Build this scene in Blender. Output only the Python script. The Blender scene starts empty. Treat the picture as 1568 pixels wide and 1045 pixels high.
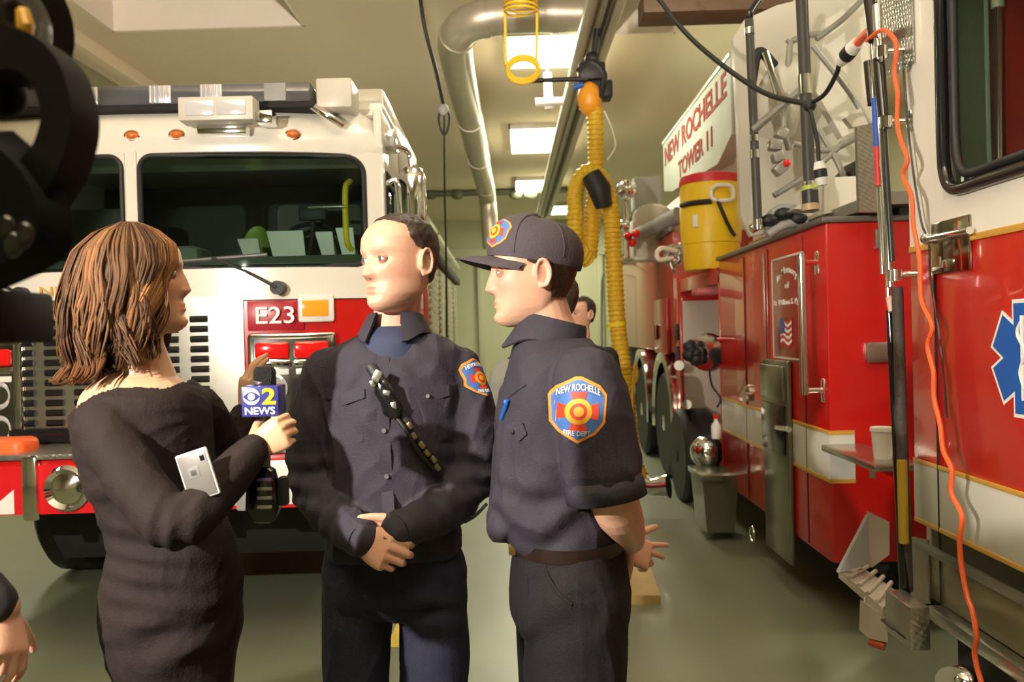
import bpy, bmesh, math, random
import numpy as np
from mathutils import Vector, Matrix, Euler, noise
from mathutils.bvhtree import BVHTree
random.seed(7)
C = bpy.context.scene.collection
V = Vector
PI = math.pi
# ---------------------------------------------------------------- camera
FPX = 1300.0
CAM = V((0, 0, 1.55))
cam_d = bpy.data.cameras.new('camera'); cam = bpy.data.objects.new('camera', cam_d); C.objects.link(cam)
cam_d.sensor_width = 36; cam_d.lens = 36 * FPX / 1568; cam_d.clip_start = 0.02; cam_d.clip_end = 100
RC = Matrix.Rotation(math.atan(16 / FPX), 3, 'Z') @ Matrix.Rotation(math.radians(90) - math.atan(14 / FPX), 3, 'X') @ Matrix.Rotation(-0.026, 3, 'Z')
cam.matrix_world = Matrix.Translation(CAM) @ RC.to_4x4()
cam_d.dof.use_dof = True; cam_d.dof.focus_distance = 2.3; cam_d.dof.aperture_fstop = 5.0
bpy.context.scene.camera = cam
# ---------------------------------------------------------------- world, exposure, lights
w = bpy.data.worlds.new('world'); bpy.context.scene.world = w; w.use_nodes = True
w.node_tree.nodes['Background'].inputs[0].default_value = (0.9, 0.95, 0.85, 1)
w.node_tree.nodes['Background'].inputs[1].default_value = 0.03
sc = bpy.context.scene
sc.view_settings.view_transform = 'Standard'; sc.view_settings.look = 'None'
sc.view_settings.gamma = 1.0; sc.view_settings.use_curve_mapping = False
sc.view_settings.exposure = 0.0
def lamp(name, kind, loc, energy, color, target=None, **kw):
    l = bpy.data.lights.new(name, kind); l.energy = energy; l.color = color
    for k, v in kw.items(): setattr(l, k, v)
    o = bpy.data.objects.new(name, l); C.objects.link(o); o.location = loc
    if target is not None: o.rotation_euler = (V(target) - V(loc)).to_track_quat('-Z', 'Y').to_euler()
    return o
# the television crew's camera light, standing high at the left
lamp('news_light', 'SPOT', (-1.78, 0.0, 2.22), 600, (1.0, 0.90, 0.78), (-0.66, 2.8, 1.45),
     spot_size=math.radians(69), spot_blend=0.10, shadow_soft_size=0.03)
# a crew lamp bounced off the ceiling
lamp('bounce_light', 'SPOT', (-0.5, -1.6, 3.1), 2600, (1.0, 0.86, 0.70), (-0.6, 1.8, 6.0), spot_size=math.radians(84), spot_blend=0.25, shadow_soft_size=0.15)
CEIL = 4.75
PANELS = [(-0.10, 0.66, 9.0, 10.1), (-0.10, 0.74, 13.1, 14.9), (-0.05, 0.75, 17.6, 19.0), (0.68, 1.45, 21.3, 22.9),
          (-6.15, -5.35, 9.4, 10.7), (-6.15, -5.35, 4.2, 5.5), (3.6, 4.4, 3.0, 4.3), (3.6, 4.4, 8.5, 9.8), (-0.10, 0.66, -1.2, -0.1), (-0.1, 0.66, 3.4, 4.5)]
for i, (x0, x1, y0, y1) in enumerate(PANELS):
    e = (150 if i in (0, 1, 2, 3, 4, 7) else 60) if i < 8 else 8
    lamp('panel_glow', 'AREA', ((x0+x1)/2, (y0+y1)/2, CEIL-0.10), e, (1.0, 0.96, 0.72), shape='RECTANGLE', size=x1-x0, size_y=y1-y0)
lamp('cab_fill_light', 'POINT', (1.95, 2.5, 2.9), 2.2, (.95, 1, .85), shadow_soft_size=.08)  # added fill lamp, unseen, brightens the cab interior behind the door window
lamp('engine_fill_light', 'POINT', (-1.9, 5.3, 2.55), 2, (.95, 1, .85), shadow_soft_size=.08)  # unseen fill added so the engine's interior shows through the windshield
# ---------------------------------------------------------------- photo ray helpers
def ray(px, py):
    return RC @ V(((px-784)/FPX, -(py-522.5)/FPX, -1))
def P(px, py, Y):
    d = ray(px, py); return CAM + d * (Y / d.y)
def PX(px, py, X):
    d = ray(px, py); return CAM + d * (X / d.x)
def PZ(px, py, Z):
    d = ray(px, py); return CAM + d * ((Z - CAM.z) / d.z)
# ---------------------------------------------------------------- materials
MATS = {}
def mat(name, col, rough=0.5, metal=0.0, var=0.08, scale=6.0, bump=0.0, bscale=40.0, coat=0.0, spec=0.5, trans=0.0, emit=None, estr=0.0, attr=False, sss=0.0, alpha=1.0):
    if name in MATS: return MATS[name]
    m = bpy.data.materials.new(name); m.use_nodes = True; nt = m.node_tree; b = nt.nodes['Principled BSDF']
    c = (*col, 1) if len(col) == 3 else col
    tc = nt.nodes.new('ShaderNodeTexCoord'); nz = nt.nodes.new('ShaderNodeTexNoise'); nz.inputs['Scale'].default_value = scale; nz.inputs['Detail'].default_value = 4
    nt.links.new(tc.outputs['Object'], nz.inputs['Vector'])
    mx = nt.nodes.new('ShaderNodeMix'); mx.data_type = 'RGBA'
    mx.inputs[6].default_value = (*[v*(1-var) for v in c[:3]], 1); mx.inputs[7].default_value = (*[min(1, v*(1+var)) for v in c[:3]], 1)
    nt.links.new(nz.outputs['Fac'], mx.inputs[0])
    out = mx.outputs[2]
    if attr:
        at = nt.nodes.new('ShaderNodeAttribute'); at.attribute_name = 'Col'
        m2 = nt.nodes.new('ShaderNodeMix'); m2.data_type = 'RGBA'; m2.blend_type = 'MULTIPLY'; m2.inputs[0].default_value = 1
        nt.links.new(out, m2.inputs[6]); nt.links.new(at.outputs['Color'], m2.inputs[7]); out = m2.outputs[2]
    nt.links.new(out, b.inputs['Base Color'])
    b.inputs['Roughness'].default_value = rough; b.inputs['Metallic'].default_value = metal
    b.inputs['Coat Weight'].default_value = coat; b.inputs['Coat Roughness'].default_value = 0.05
    b.inputs['Specular IOR Level'].default_value = spec
    b.inputs['Transmission Weight'].default_value = trans
    b.inputs['Alpha'].default_value = alpha
    if sss: b.inputs['Subsurface Weight'].default_value = sss; b.inputs['Subsurface Radius'].default_value = (0.012, 0.005, 0.003); b.inputs['Subsurface Scale'].default_value = 1.0
    if emit: b.inputs['Emission Color'].default_value = (*emit, 1); b.inputs['Emission Strength'].default_value = estr
    if bump:
        n2 = nt.nodes.new('ShaderNodeTexNoise'); n2.inputs['Scale'].default_value = bscale; n2.inputs['Detail'].default_value = 3
        nt.links.new(tc.outputs['Object'], n2.inputs['Vector'])
        bp = nt.nodes.new('ShaderNodeBump'); bp.inputs['Strength'].default_value = bump; bp.inputs['Distance'].default_value = 0.01
        nt.links.new(n2.outputs['Fac'], bp.inputs['Height']); nt.links.new(bp.outputs['Normal'], b.inputs['Normal'])
    MATS[name] = m; return m
def glass_mat(name, tint, refl=0.12):
    m = bpy.data.materials.new(name); m.use_nodes = True; nt = m.node_tree
    for n in list(nt.nodes): nt.nodes.remove(n)
    o = nt.nodes.new('ShaderNodeOutputMaterial'); t = nt.nodes.new('ShaderNodeBsdfTransparent'); g = nt.nodes.new('ShaderNodeBsdfGlossy')
    t.inputs[0].default_value = (*tint, 1); g.inputs['Roughness'].default_value = 0.03; g.inputs[0].default_value = (0.8, 0.9, 0.85, 1)
    fr = nt.nodes.new('ShaderNodeLayerWeight'); fr.inputs[0].default_value = refl
    mx = nt.nodes.new('ShaderNodeMixShader'); nt.links.new(fr.outputs['Fresnel'], mx.inputs[0]); nt.links.new(t.outputs[0], mx.inputs[1]); nt.links.new(g.outputs[0], mx.inputs[2])
    nt.links.new(mx.outputs[0], o.inputs[0]); MATS[name] = m; return m
RED = mat('fire_red_paint', (0.52, 0.008, 0.006), 0.25, coat=0.4, var=0.05)
WHITE = mat('cab_white_paint', (0.78, 0.74, 0.66), 0.25, coat=0.4, var=0.03)
BAND = mat('white_reflective_band', (0.62, 0.62, 0.56), 0.35, var=0.04)
GOLD = mat('gold_leaf', (0.75, 0.42, 0.07), 0.35, metal=0.3)
CHROME = mat('chrome', (0.80, 0.80, 0.78), 0.10, metal=1.0, var=0.02)
STEEL = mat('brushed_stainless', (0.55, 0.53, 0.47), 0.26, metal=0.95, var=0.08, scale=20)
ALU = mat('aluminium', (0.50, 0.49, 0.45), 0.42, metal=0.85, var=0.12, scale=12)
BLACK = mat('black_rubber', (0.012, 0.012, 0.012), 0.55, var=0.2)
GLOSSB = mat('black_gloss', (0.010, 0.010, 0.011), 0.18, coat=0.3)
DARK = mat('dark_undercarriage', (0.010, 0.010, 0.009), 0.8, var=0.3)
OFFW = mat('offwhite_enamel', (0.62, 0.58, 0.50), 0.38, var=0.05)
WHT = mat('white_plastic', (0.80, 0.78, 0.73), 0.35)
YEL = mat('yellow_hose', (0.72, 0.46, 0.02), 0.45, var=0.08)
YELC = mat('cooler_yellow', (0.85, 0.55, 0.01), 0.42, var=0.04)
ORG = mat('orange_cable', (0.85, 0.13, 0.03), 0.45)
AMBER = mat('amber_lens', (0.85, 0.30, 0.02), 0.15, coat=0.5, emit=(1, .35, .02), estr=0.25)
AMBERD = mat('amber_marker', (0.70, 0.16, 0.02), 0.15, coat=0.5)
REDL = mat('red_lens', (0.75, 0.01, 0.01), 0.12, coat=0.6)
CLEAR = mat('clear_lens', (0.75, 0.76, 0.78), 0.08, metal=0.5)
SMOKE = mat('smoked_lens', (0.10, 0.10, 0.11), 0.12, coat=0.4)
BLUE = mat('star_blue', (0.01, 0.10, 0.42), 0.35)
GREYP = mat('grey_plastic', (0.30, 0.30, 0.29), 0.5)
LIGHTP = mat('fluorescent_diffuser', (0.9, 0.9, 0.85), 0.5, emit=(1.0, 1.0, 0.82), estr=5.0)
WGLASS = glass_mat('windshield_glass', (0.50, 0.62, 0.55), 0.22)
DGLASS = glass_mat('door_glass', (0.60, 0.70, 0.62), 0.05)
# diamond plate
def diamond():
    m = mat('diamond_plate', (0.45, 0.43, 0.38), 0.32, metal=0.9, var=0.15, scale=15)
    nt = m.node_tree; b = nt.nodes['Principled BSDF']; tc = nt.nodes.new('ShaderNodeTexCoord')
    v = nt.nodes.new('ShaderNodeTexVoronoi'); v.inputs['Scale'].default_value = 55; v.inputs['Randomness'].default_value = 0.0
    mp = nt.nodes.new('ShaderNodeMapping'); mp.inputs['Rotation'].default_value = (0.78, 0.78, 0.78)
    nt.links.new(tc.outputs['Object'], mp.inputs[0]); nt.links.new(mp.outputs[0], v.inputs['Vector'])
    bp = nt.nodes.new('ShaderNodeBump'); bp.inputs['Strength'].default_value = 0.6; bp.inputs['Distance'].default_value = 0.004; bp.invert = True
    nt.links.new(v.outputs['Distance'], bp.inputs['Height']); nt.links.new(bp.outputs[0], b.inputs['Normal']); return m
DIAM = diamond()
# ---------------------------------------------------------------- object helpers
ORGN = {}
def thing(name, label, cat, loc=(0, 0, 0), rotz=0, group=None, world=True):
    o = bpy.data.objects.new(name, None); C.objects.link(o); o.location = loc; o.rotation_euler = (0, 0, rotz)
    o.empty_display_size = 0.1
    o['label'] = label; o['category'] = cat
    if group: o['group'] = group
    ORGN[o.name] = V(loc) if world else V((0, 0, 0)); return o
def tag(o, label, cat, group=None, kind=None):
    o['label'] = label; o['category'] = cat
    if group: o['group'] = group
    if kind: o['kind'] = kind
    return o
def finish(name, me, m, parent, label=None, smooth=40):
    for p in me.polygons: p.use_smooth = True
    if smooth: me.set_sharp_from_angle(angle=math.radians(smooth))
    ms = m if isinstance(m, (list, tuple)) else [m]
    for q in ms: me.materials.append(q)
    o = bpy.data.objects.new(name, me); C.objects.link(o)
    if parent is not None:
        off = ORGN[parent.name]; o.parent = parent
        if off.length > 0: me.transform(Matrix.Translation(-off))
        ORGN[o.name] = off
    else:
        # origin at base centre
        n = len(me.vertices)
        if n:
            a = np.empty(n*3); me.vertices.foreach_get('co', a); a = a.reshape(-1, 3)
            c = V(((a[:, 0].min()+a[:, 0].max())/2, (a[:, 1].min()+a[:, 1].max())/2, a[:, 2].min()))
            me.transform(Matrix.Translation(-c)); o.location = c; ORGN[o.name] = c
    if label: o['label'] = label
    return o
def frame_of(d, up=V((0, 0, 1))):
    d = d.normalized()
    if abs(d.dot(up)) > 0.98: up = V((1, 0, 0)) if abs(d.x) < 0.9 else V((0, 1, 0))
    s = d.cross(up).normalized(); u = s.cross(d).normalized(); return s, u
def smooth_path(pts, n=8):
    pts = [V(p) for p in pts]
    if len(pts) < 3: return pts
    out = []; q = [pts[0]*2-pts[1]] + pts + [pts[-1]*2-pts[-2]]
    for i in range(1, len(q)-2):
        for k in range(n):
            t = k/n; p0, p1, p2, p3 = q[i-1], q[i], q[i+1], q[i+2]
            out.append(0.5*((2*p1)+(p2-p0)*t+(2*p0-5*p1+4*p2-p3)*t*t+(3*p1-p0-3*p2+p3)*t**3))
    out.append(pts[-1]); return out
class MB:
    def __init__(s): s.bm = bmesh.new(); s.mi = 0
    def _f(s, vs):
        try:
            f = s.bm.faces.new(vs); f.material_index = s.mi; return f
        except ValueError: return None
    def add(s, verts, faces):
        vs = [s.bm.verts.new(v) for v in verts]
        for f in faces: s._f([vs[i] for i in f])
        return vs
    def box(s, a, b, bev=0.0, rot=None, seg=2):
        a, b = V(a), V(b); lo = V((min(a.x, b.x), min(a.y, b.y), min(a.z, b.z))); hi = V((max(a.x, b.x), max(a.y, b.y), max(a.z, b.z)))
        c = (lo+hi)/2; t = bmesh.new(); bmesh.ops.create_cube(t, size=1)
        for v in t.verts: v.co = V((v.co.x*(hi.x-lo.x), v.co.y*(hi.y-lo.y), v.co.z*(hi.z-lo.z)))
        if bev > 0:
            bev = min(bev, min(hi-lo)*0.49)
            bmesh.ops.bevel(t, geom=t.edges[:], offset=bev, segments=seg, affect='EDGES', profile=0.5)
        if rot is not None:
            for v in t.verts: v.co = rot @ v.co
        s._merge(t, c); return s
    def _merge(s, t, c=V((0, 0, 0))):
        mp = {v: s.bm.verts.new(v.co + c) for v in t.verts}
        for f in t.faces:
            s._f([mp[v] for v in f.verts])
        t.free()
    def cyl(s, p0, p1, r0, r1=None, n=20, cap=True):
        r1 = r0 if r1 is None else r1; return s.tube([p0, p1], [r0, r1], n, cap)
    def tube(s, pts, r, n=10, cap=True, flat=1.0, up=V((0, 0, 1))):
        pts = [V(p) for p in pts]; m = len(pts)
        rs = r if isinstance(r, (list, tuple)) else [r]*m
        if len(rs) != m: rs = [float(np.interp(i/(m-1), np.linspace(0, 1, len(rs)), rs)) for i in range(m)]
        rings = []; ps = None
        for i, p in enumerate(pts):
            d = (pts[min(i+1, m-1)] - pts[max(i-1, 0)])
            if d.length < 1e-9: d = V((0, 0, 1))
            d.normalize()
            if ps is None: sd, u = frame_of(d, up)
            else:
                sd = (ps - d*ps.dot(d)); sd.normalize() if sd.length > 1e-6 else None
                u = sd.cross(d)
            ps = sd
            rings.append([s.bm.verts.new(p + (sd*math.cos(2*PI*k/n) + u*flat*math.sin(2*PI*k/n))*rs[i]) for k in range(n)])
        for i in range(m-1):
            for k in range(n):
                s._f([rings[i][k], rings[i][(k+1) % n], rings[i+1][(k+1) % n], rings[i+1][k]])
        if cap: s._f(rings[0][::-1]); s._f(rings[-1])
        return s
    def loft(s, rings, cap=True, closed=True):
        R = [[s.bm.verts.new(p) for p in r] for r in rings]; n = len(R[0])
        for i in range(len(R)-1):
            for k in range(n if closed else n-1):
                s._f([R[i][k], R[i][(k+1) % n], R[i+1][(k+1) % n], R[i+1][k]])
        if cap and closed: s._f(R[0][::-1]); s._f(R[-1])
        return s
    def sections(s, secs, n=32, sub=4):
        """secs: (centre, rx, ry, exponent); ellipses level in XY, smoothly interpolated"""
        k = len(secs); t = np.arange(k); tt = np.linspace(0, k-1, (k-1)*sub+1)
        A = np.array([[*q[0], q[1], q[2], q[3] if len(q) > 3 else 2.0] for q in secs], float)
        B = []
        pad = np.vstack([A[0]*2-A[1], A, A[-1]*2-A[-2]])
        for x in tt:
            i = min(int(x), k-2); f = x-i; p0, p1, p2, p3 = pad[i], pad[i+1], pad[i+2], pad[i+3]
            B.append(0.5*((2*p1)+(p2-p0)*f+(2*p0-5*p1+4*p2-p3)*f*f+(3*p1-p0-3*p2+p3)*f**3))
        rings = []
        for b in B:
            e = 2.0/max(b[5], 0.5); r = []
            for j in range(n):
                a = 2*PI*j/n; ca, sa = math.cos(a), math.sin(a)
                r.append(V((b[0]+b[3]*math.copysign(abs(ca)**e, ca), b[1]+b[4]*math.copysign(abs(sa)**e, sa), b[2])))
            rings.append(r)
        return s.loft(rings)
    def lathe(s, prof, c, axis=V((0, 0, 1)), n=32, cap=True):
        axis = V(axis).normalized(); sd, u = frame_of(axis, V((0, 1, 0)) if abs(axis.z) > .9 else V((0, 0, 1))); c = V(c)
        return s.loft([[c + axis*h + (sd*math.cos(2*PI*k/n)+u*math.sin(2*PI*k/n))*max(r, 1e-4) for k in range(n)] for r, h in prof], cap)
    def prism(s, pts, d):
        """extrude polygon (list of Vectors) along vector d"""
        pts = [V(p) for p in pts]; d = V(d); n = len(pts)
        a = [s.bm.verts.new(p) for p in pts]; b = [s.bm.verts.new(p+d) for p in pts]
        s._f(a[::-1]); s._f(b)
        for i in range(n): s._f([a[i], a[(i+1) % n], b[(i+1) % n], b[i]])
        return s
    def ball(s, c, r, seg=20, rings=12, sc=(1, 1, 1), rot=None):
        t = bmesh.new(); bmesh.ops.create_uvsphere(t, u_segments=seg, v_segments=rings, radius=1)
        for v in t.verts:
            q = V((v.co.x*sc[0]*r, v.co.y*sc[1]*r, v.co.z*sc[2]*r)); v.co = rot @ q if rot is not None else q
        s._merge(t, V(c)); return s
    def mesh(s, name='mesh', norm=True):
        if norm: bmesh.ops.recalc_face_normals(s.bm, faces=s.bm.faces[:])
        me = bpy.data.meshes.new(name); s.bm.to_mesh(me); s.bm.free(); return me
    def build(s, name, m, parent=None, label=None, smooth=40):
        return finish(name, s.mesh(name), m, parent, label, smooth)
def bx(name, a, b, m, parent=None, bev=0.006, label=None): return MB().box(a, b, bev).build(name, m, parent, label)
def cy(name, a, b, r, m, parent=None, r1=None, n=20, label=None): return MB().cyl(a, b, r, r1, n).build(name, m, parent, label)
def tb(name, pts, r, m, parent=None, n=10, sm=8, label=None): return MB().tube(smooth_path(pts, sm) if sm else pts, r, n).build(name, m, parent, label)
def struct(o, kind='structure'): o['kind'] = kind; return o
def text_me(body, w, h, depth=0.002, offset=0.0, res=3, arch=0.0):
    cu = bpy.data.curves.new('t', 'FONT'); cu.body = body; cu.align_x = 'CENTER'; cu.align_y = 'CENTER'; cu.extrude = depth/2; cu.resolution_u = res; cu.offset = offset
    o = bpy.data.objects.new('t', cu); C.objects.link(o); bpy.context.view_layer.update()
    me = bpy.data.meshes.new_from_object(o.evaluated_get(bpy.context.evaluated_depsgraph_get()))
    bpy.data.objects.remove(o); n = len(me.vertices); a = np.empty(n*3); me.vertices.foreach_get('co', a); a = a.reshape(-1, 3)
    for k, t in ((0, w), (1, h)):
        lo, hi = a[:, k].min(), a[:, k].max(); a[:, k] = (a[:, k]-(lo+hi)/2)/(hi-lo)*t
    if arch: a[:, 1] -= arch*(a[:, 0]/(w/2))**2
    me.vertices.foreach_set('co', a.ravel()); return me
def text(name, body, w, h, c, u, v, m, parent, depth=0.003, offset=0.0, arch=0.0, label=None):
    me = text_me(body, w, h, depth, offset, arch=arch); u, v = V(u).normalized(), V(v).normalized(); nn = u.cross(v); c = V(c)
    M = Matrix(((u.x, v.x, nn.x, c.x), (u.y, v.y, nn.y, c.y), (u.z, v.z, nn.z, c.z), (0, 0, 0, 1))); me.transform(M)
    return finish(name, me, m, parent, label, smooth=30)
def copy_tree(o, loc=None, parent=None):
    c = o.copy(); C.objects.link(c); c.parent = parent
    if loc is not None: c.location = loc
    for ch in list(o.children): copy_tree(ch, None, c)
    return c
# ================================================================ the setting
def floor_mat():
    m = mat('green_painted_concrete', (0.20, 0.22, 0.145), 0.38, var=0.18, scale=1.3, bump=0.05, bscale=30, coat=0.05)
    return m
WALLM = mat('olive_cream_wall', (0.50, 0.50, 0.33), 0.7, var=0.06, scale=1.5)
CEILM = mat('cream_ceiling', (0.76, 0.67, 0.52), 0.8, var=0.07, scale=0.8)
X0, X1, Y0, Y1 = -7.8, 5.6, -4.0, 24.5
struct(bx('floor', (X0, Y0, -0.1), (X1, Y1, 0), floor_mat(), bev=0))
# ceiling with two skylight wells
WELLS = [(-4.15, -2.15, 5.2, 8.75), (1.05, 1.75, 7.2, 9.3)]
cb = MB(); xs = sorted({X0, X1, *[q for w_ in WELLS for q in w_[:2]]}); ys = sorted({Y0, Y1, *[q for w_ in WELLS for q in w_[2:]]})
for i in range(len(xs)-1):
    for j in range(len(ys)-1):
        cx, cyy = (xs[i]+xs[i+1])/2, (ys[j]+ys[j+1])/2
        if any(a < cx < b and c < cyy < d for a, b, c, d in WELLS): continue
        cb.box((xs[i], ys[j], CEIL), (xs[i+1], ys[j+1], CEIL+0.12))
struct(cb.build('ceiling', CEILM))
WELLM = mat('skylight_well_paint', (0.82, 0.75, 0.68), 0.6, var=0.03)
for i, (a, b, c, d) in enumerate(WELLS):
    m = MB(); h = 0.9
    m.box((a, c, CEIL+.002), (a+.03, d, CEIL+h)).box((b-.03, c, CEIL+.002), (b, d, CEIL+h)).box((a, d-.03, CEIL+.002), (b, d, CEIL+h)).box((a, c, CEIL+.002), (b, c+.03, CEIL+h)).box((a-.05, c-.05, CEIL+h), (b+.05, d+.05, CEIL+h+.05))
    struct(m.build('trim_%d' % (i+1), WELLM))
wl = struct(bx('wall_left', (X0-.15, Y0, 0), (X0, Y1, CEIL), WALLM, bev=0))
struct(bx('wall_right', (X1, Y0, 0), (X1+.15, Y1, CEIL), WALLM, bev=0))
struct(bx('wall_near', (X0, Y0-.15, 0), (X1, Y0, CEIL), WALLM, bev=0))
struct(bx('wall_back', (X0, Y1, 0), (X1, Y1+.15, CEIL), WALLM, bev=0))
# pilasters and header band on the back wall
m = MB()
for x in np.arange(-7, 5.5, 1.15): m.box((x, Y1-.12, 0), (x+.16, Y1, 3.7), 0.01)
m.box((X0, Y1-.16, 3.7), (X1, Y1, 3.95), 0.01); struct(m.build('trim_3', WALLM))
BEAMM = mat('olive_beam_paint', (0.26, 0.26, 0.16), 0.6)
struct(MB().box((-5.02, Y0, 4.42), (-4.72, Y1, CEIL), 0.01).build('trim_4', BEAMM))
struct(MB().box((-4.72, Y0, 4.60), (-4.45, Y1, CEIL), 0.01).build('trim_5', CEILM))
for x, y in ((-3.6, 13),): pass
# ceiling lights
LBL = ['bright ceiling light panel nearest above the yellow hose carriage', 'second bright ceiling light panel behind the duct elbow',
       'small far ceiling light panel third in the row over the bay', 'farthest ceiling light panel beside the exhaust rail, over the cap',
       'ceiling light panel at far left beyond the olive beam', 'ceiling light panel over the left engine, out of the picture', 'ceiling light panel over the tower truck, out of the picture',
       'ceiling light panel over the far right truck body', 'ceiling light panel behind the photographer', 'ceiling light panel overhead, above the frame']
for i, (x0, x1, y0, y1) in enumerate(PANELS):
    t = thing('ceiling_light', LBL[i], 'ceiling light', ((x0+x1)/2, (y0+y1)/2, CEIL-.08))
    m = MB()
    for a, b in (((x0-.03, y0-.03), (x0, y1+.03)), ((x1, y0-.03), (x1+.03, y1+.03)), ((x0-.03, y0-.03), (x1+.03, y0)), ((x0-.03, y1), (x1+.03, y1+.03))):
        m.box((*a, CEIL-.085), (*b, CEIL-.001), 0.003)
    m.build('frame', OFFW, t); bx('diffuser', (x0, y0, CEIL-.075), (x1, y1, CEIL-.03), LIGHTP, t)
# galvanised duct: runs from the right, elbows, goes back along the bay and drops
DUCT = mat('galvanised_duct', (0.50, 0.46, 0.38), 0.40, metal=0.6, var=0.15, scale=5)
dt = thing('ventilation_duct', 'fat galvanised ventilation duct with elbow running along the ceiling', 'duct', (-.7, 8, 4.1))
pth = [P(905, 22, 8.1), P(800, 22, 8.1), P(728, 32, 8.1), P(700, 55, 8.35), P(699, 90, 9.0)]
e = P(745, 295, 17.2); pth += [pth[-1].lerp(e, .3), pth[-1].lerp(e, .7), e + V((0, 0, 0)), e+V((0.02, .35, -.35)), e+V((.05, .4, -1.1))]
sp = smooth_path(pth, 8)
MB().tube(sp, 0.175, 28).build('pipe', DUCT, dt)
for f in (4, 14, 24, 40, 46, 54):
    a, b = sp[f], sp[min(f+1, len(sp)-1)]; d = (b-a).normalized(); cy('joint_band', a-d*.03, a+d*.03, 0.185, DUCT, dt, n=28)
cp = thing('ceiling_conduit', 'thin pale pipe running beside the fat duct', 'pipe', (-.4, 8, 4.2))
m = MB(); a = P(712, 68, 8.3); b = P(752, 290, 17); m.tube([a, b], 0.045, 12); m.build('pipe', OFFW, cp)
for f in (.1, .45, .8):
    q = a.lerp(b, f); cy('hanger', q, V((q.x, q.y, CEIL)), 0.012, ALU, cp, n=8)
# cross pipe in the distance with fittings
fp = thing('sprinkler_main', 'dark horizontal pipe with valves across the far ceiling', 'pipe', (-1, 17, 4.1))
a = P(560, 300, 19.0); b = P(870, 291, 19.0)
MB().tube([a, b], .075, 14).build('pipe', mat('dark_olive_pipe', (.10, .11, .07), .5), fp)
for px in (660, 700, 790, 812):
    q = P(px, 297, 19.0); MB().ball(q, .13, sc=(1.2, 1, 1)).build('valve', mat('dark_olive_pipe', (.1, .11, .07)), fp)
    cy('hanger', q, V((q.x, q.y, CEIL)), .02, ALU, fp, n=8)
# white cross-shaped pipe fitting
wf = thing('pipe_fitting', 'small white cross-shaped pipe fitting hanging between two light panels', 'pipe fitting', P(840, 150, 9.6))
q = P(840, 155, 9.6); MB().cyl(P(838, 112, 9.6), P(841, 168, 9.6), .045, .05).build('stem', WHT, wf)
MB().cyl(P(820, 157, 9.55), P(863, 155, 9.55), .045).build('crossbar', WHT, wf)
cy('hanger_rod', P(838, 112, 9.6), V((P(838, 112, 9.6).x, 9.6, CEIL)), .012, WHT, wf, n=8)
# drop cord with pulley left of the duct
cd = thing('pull_cord', 'thin dark cord with small pulley hanging from the ceiling between the trucks', 'cord', P(682, 400, 8.2))
ctop = P(640, -12, 7.6); ctop.z = CEIL
pts = [ctop, P(650, 40, 7.6), P(668, 110, 7.8), P(679, 160, 8.0)]
tb('cord', pts, .018, BLACK, cd)
tb('loop', [P(679, 160, 8), P(672, 180, 8), P(678, 205, 8), P(685, 200, 8), P(688, 178, 8), P(680, 162, 8)], .012, BLACK, cd)
tb('drop_line', [P(680, 162, 8.0), P(681, 300, 8.0), P(683, 390, 8.0), P(684, 540, 8.0)], .010, BLACK, cd)
MB().ball(P(679, 168, 8), .05, sc=(1, .6, 1.2)).build('pulley', GREYP, cd)
# exhaust extraction rail
er = thing('exhaust_rail', 'long aluminium exhaust extraction rail slanting back along the ceiling', 'rail', (.6, 6, 4.1))
a = P(925, 10, 6.9); b = P(832, 330, 18.8)
dd = (b-a); s_, u_ = frame_of(dd)
a = a - dd*0.18
RAILM = mat('rail_aluminium', (.50, .47, .36), .4, metal=.25)
for k, (o1, o2, r) in enumerate(((-.11, 0, .055), (.11, 0, .055), (0, .07, .075))):
    MB().tube([a+s_*o1+u_*o2, b+s_*o1+u_*o2], r, 14).build('rail_tube', RAILM, er)
MB().tube([a+u_*-.06+s_*.02, b+u_*-.06+s_*.02], .018, 10).build('slot_seal', BLACK, er)
for f in np.linspace(.05, .97, 7):
    q = a.lerp(b, f); bx('hanger', (q.x-.02, q.y-.02, q.z+.05), (q.x+.02, q.y+.02, CEIL), ALU, er, .003)
# carriage + yellow hose
hc = P(908, 118, 7.4)
hz = thing('exhaust_hose', 'looped yellow ribbed exhaust hose hanging from ceiling rail to truck tailpipe', 'hose', P(985, 750, 7.0))
m = MB(); m.box(hc+V((-.13, -.12, -.05)), hc+V((.10, .12, .10)), .02); m.ball(hc+V((0, 0, .15)), .07); m.build('carriage', BLACK, hz)
rq = a.lerp(b, (7.4-a.y)/(b.y-a.y)); cy('rail_hanger', hc+V((0, 0, .1)), rq, .03, BLACK, hz)
m = MB(); m.box(hc+V((-.02, -.1, -.2)), hc+V((.16, .1, -.05)), .02); m.tube(smooth_path([P(885, 110, 7.3), P(905, 95, 7.3), P(925, 115, 7.3), P(918, 150, 7.3)]), .03, 8); m.build('carriage_bracket', BLACK, hz)
tb('balancer_arm', [P(812, 124, 7.3), P(860, 122, 7.3), P(900, 121, 7.3)], .02, BLACK, hz)
MB().cyl(P(878, 134, 7.3), P(893, 130, 7.3), .025).build('valve_knob', BLUE, hz, 'blue valve knob')
MB().ball(P(903, 152, 7.35), .12, sc=(.9, .9, 1.25)).build('inlet_elbow', mat('orange_elbow', (.8, .33, .02), .4), hz, 'orange inlet elbow')
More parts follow.
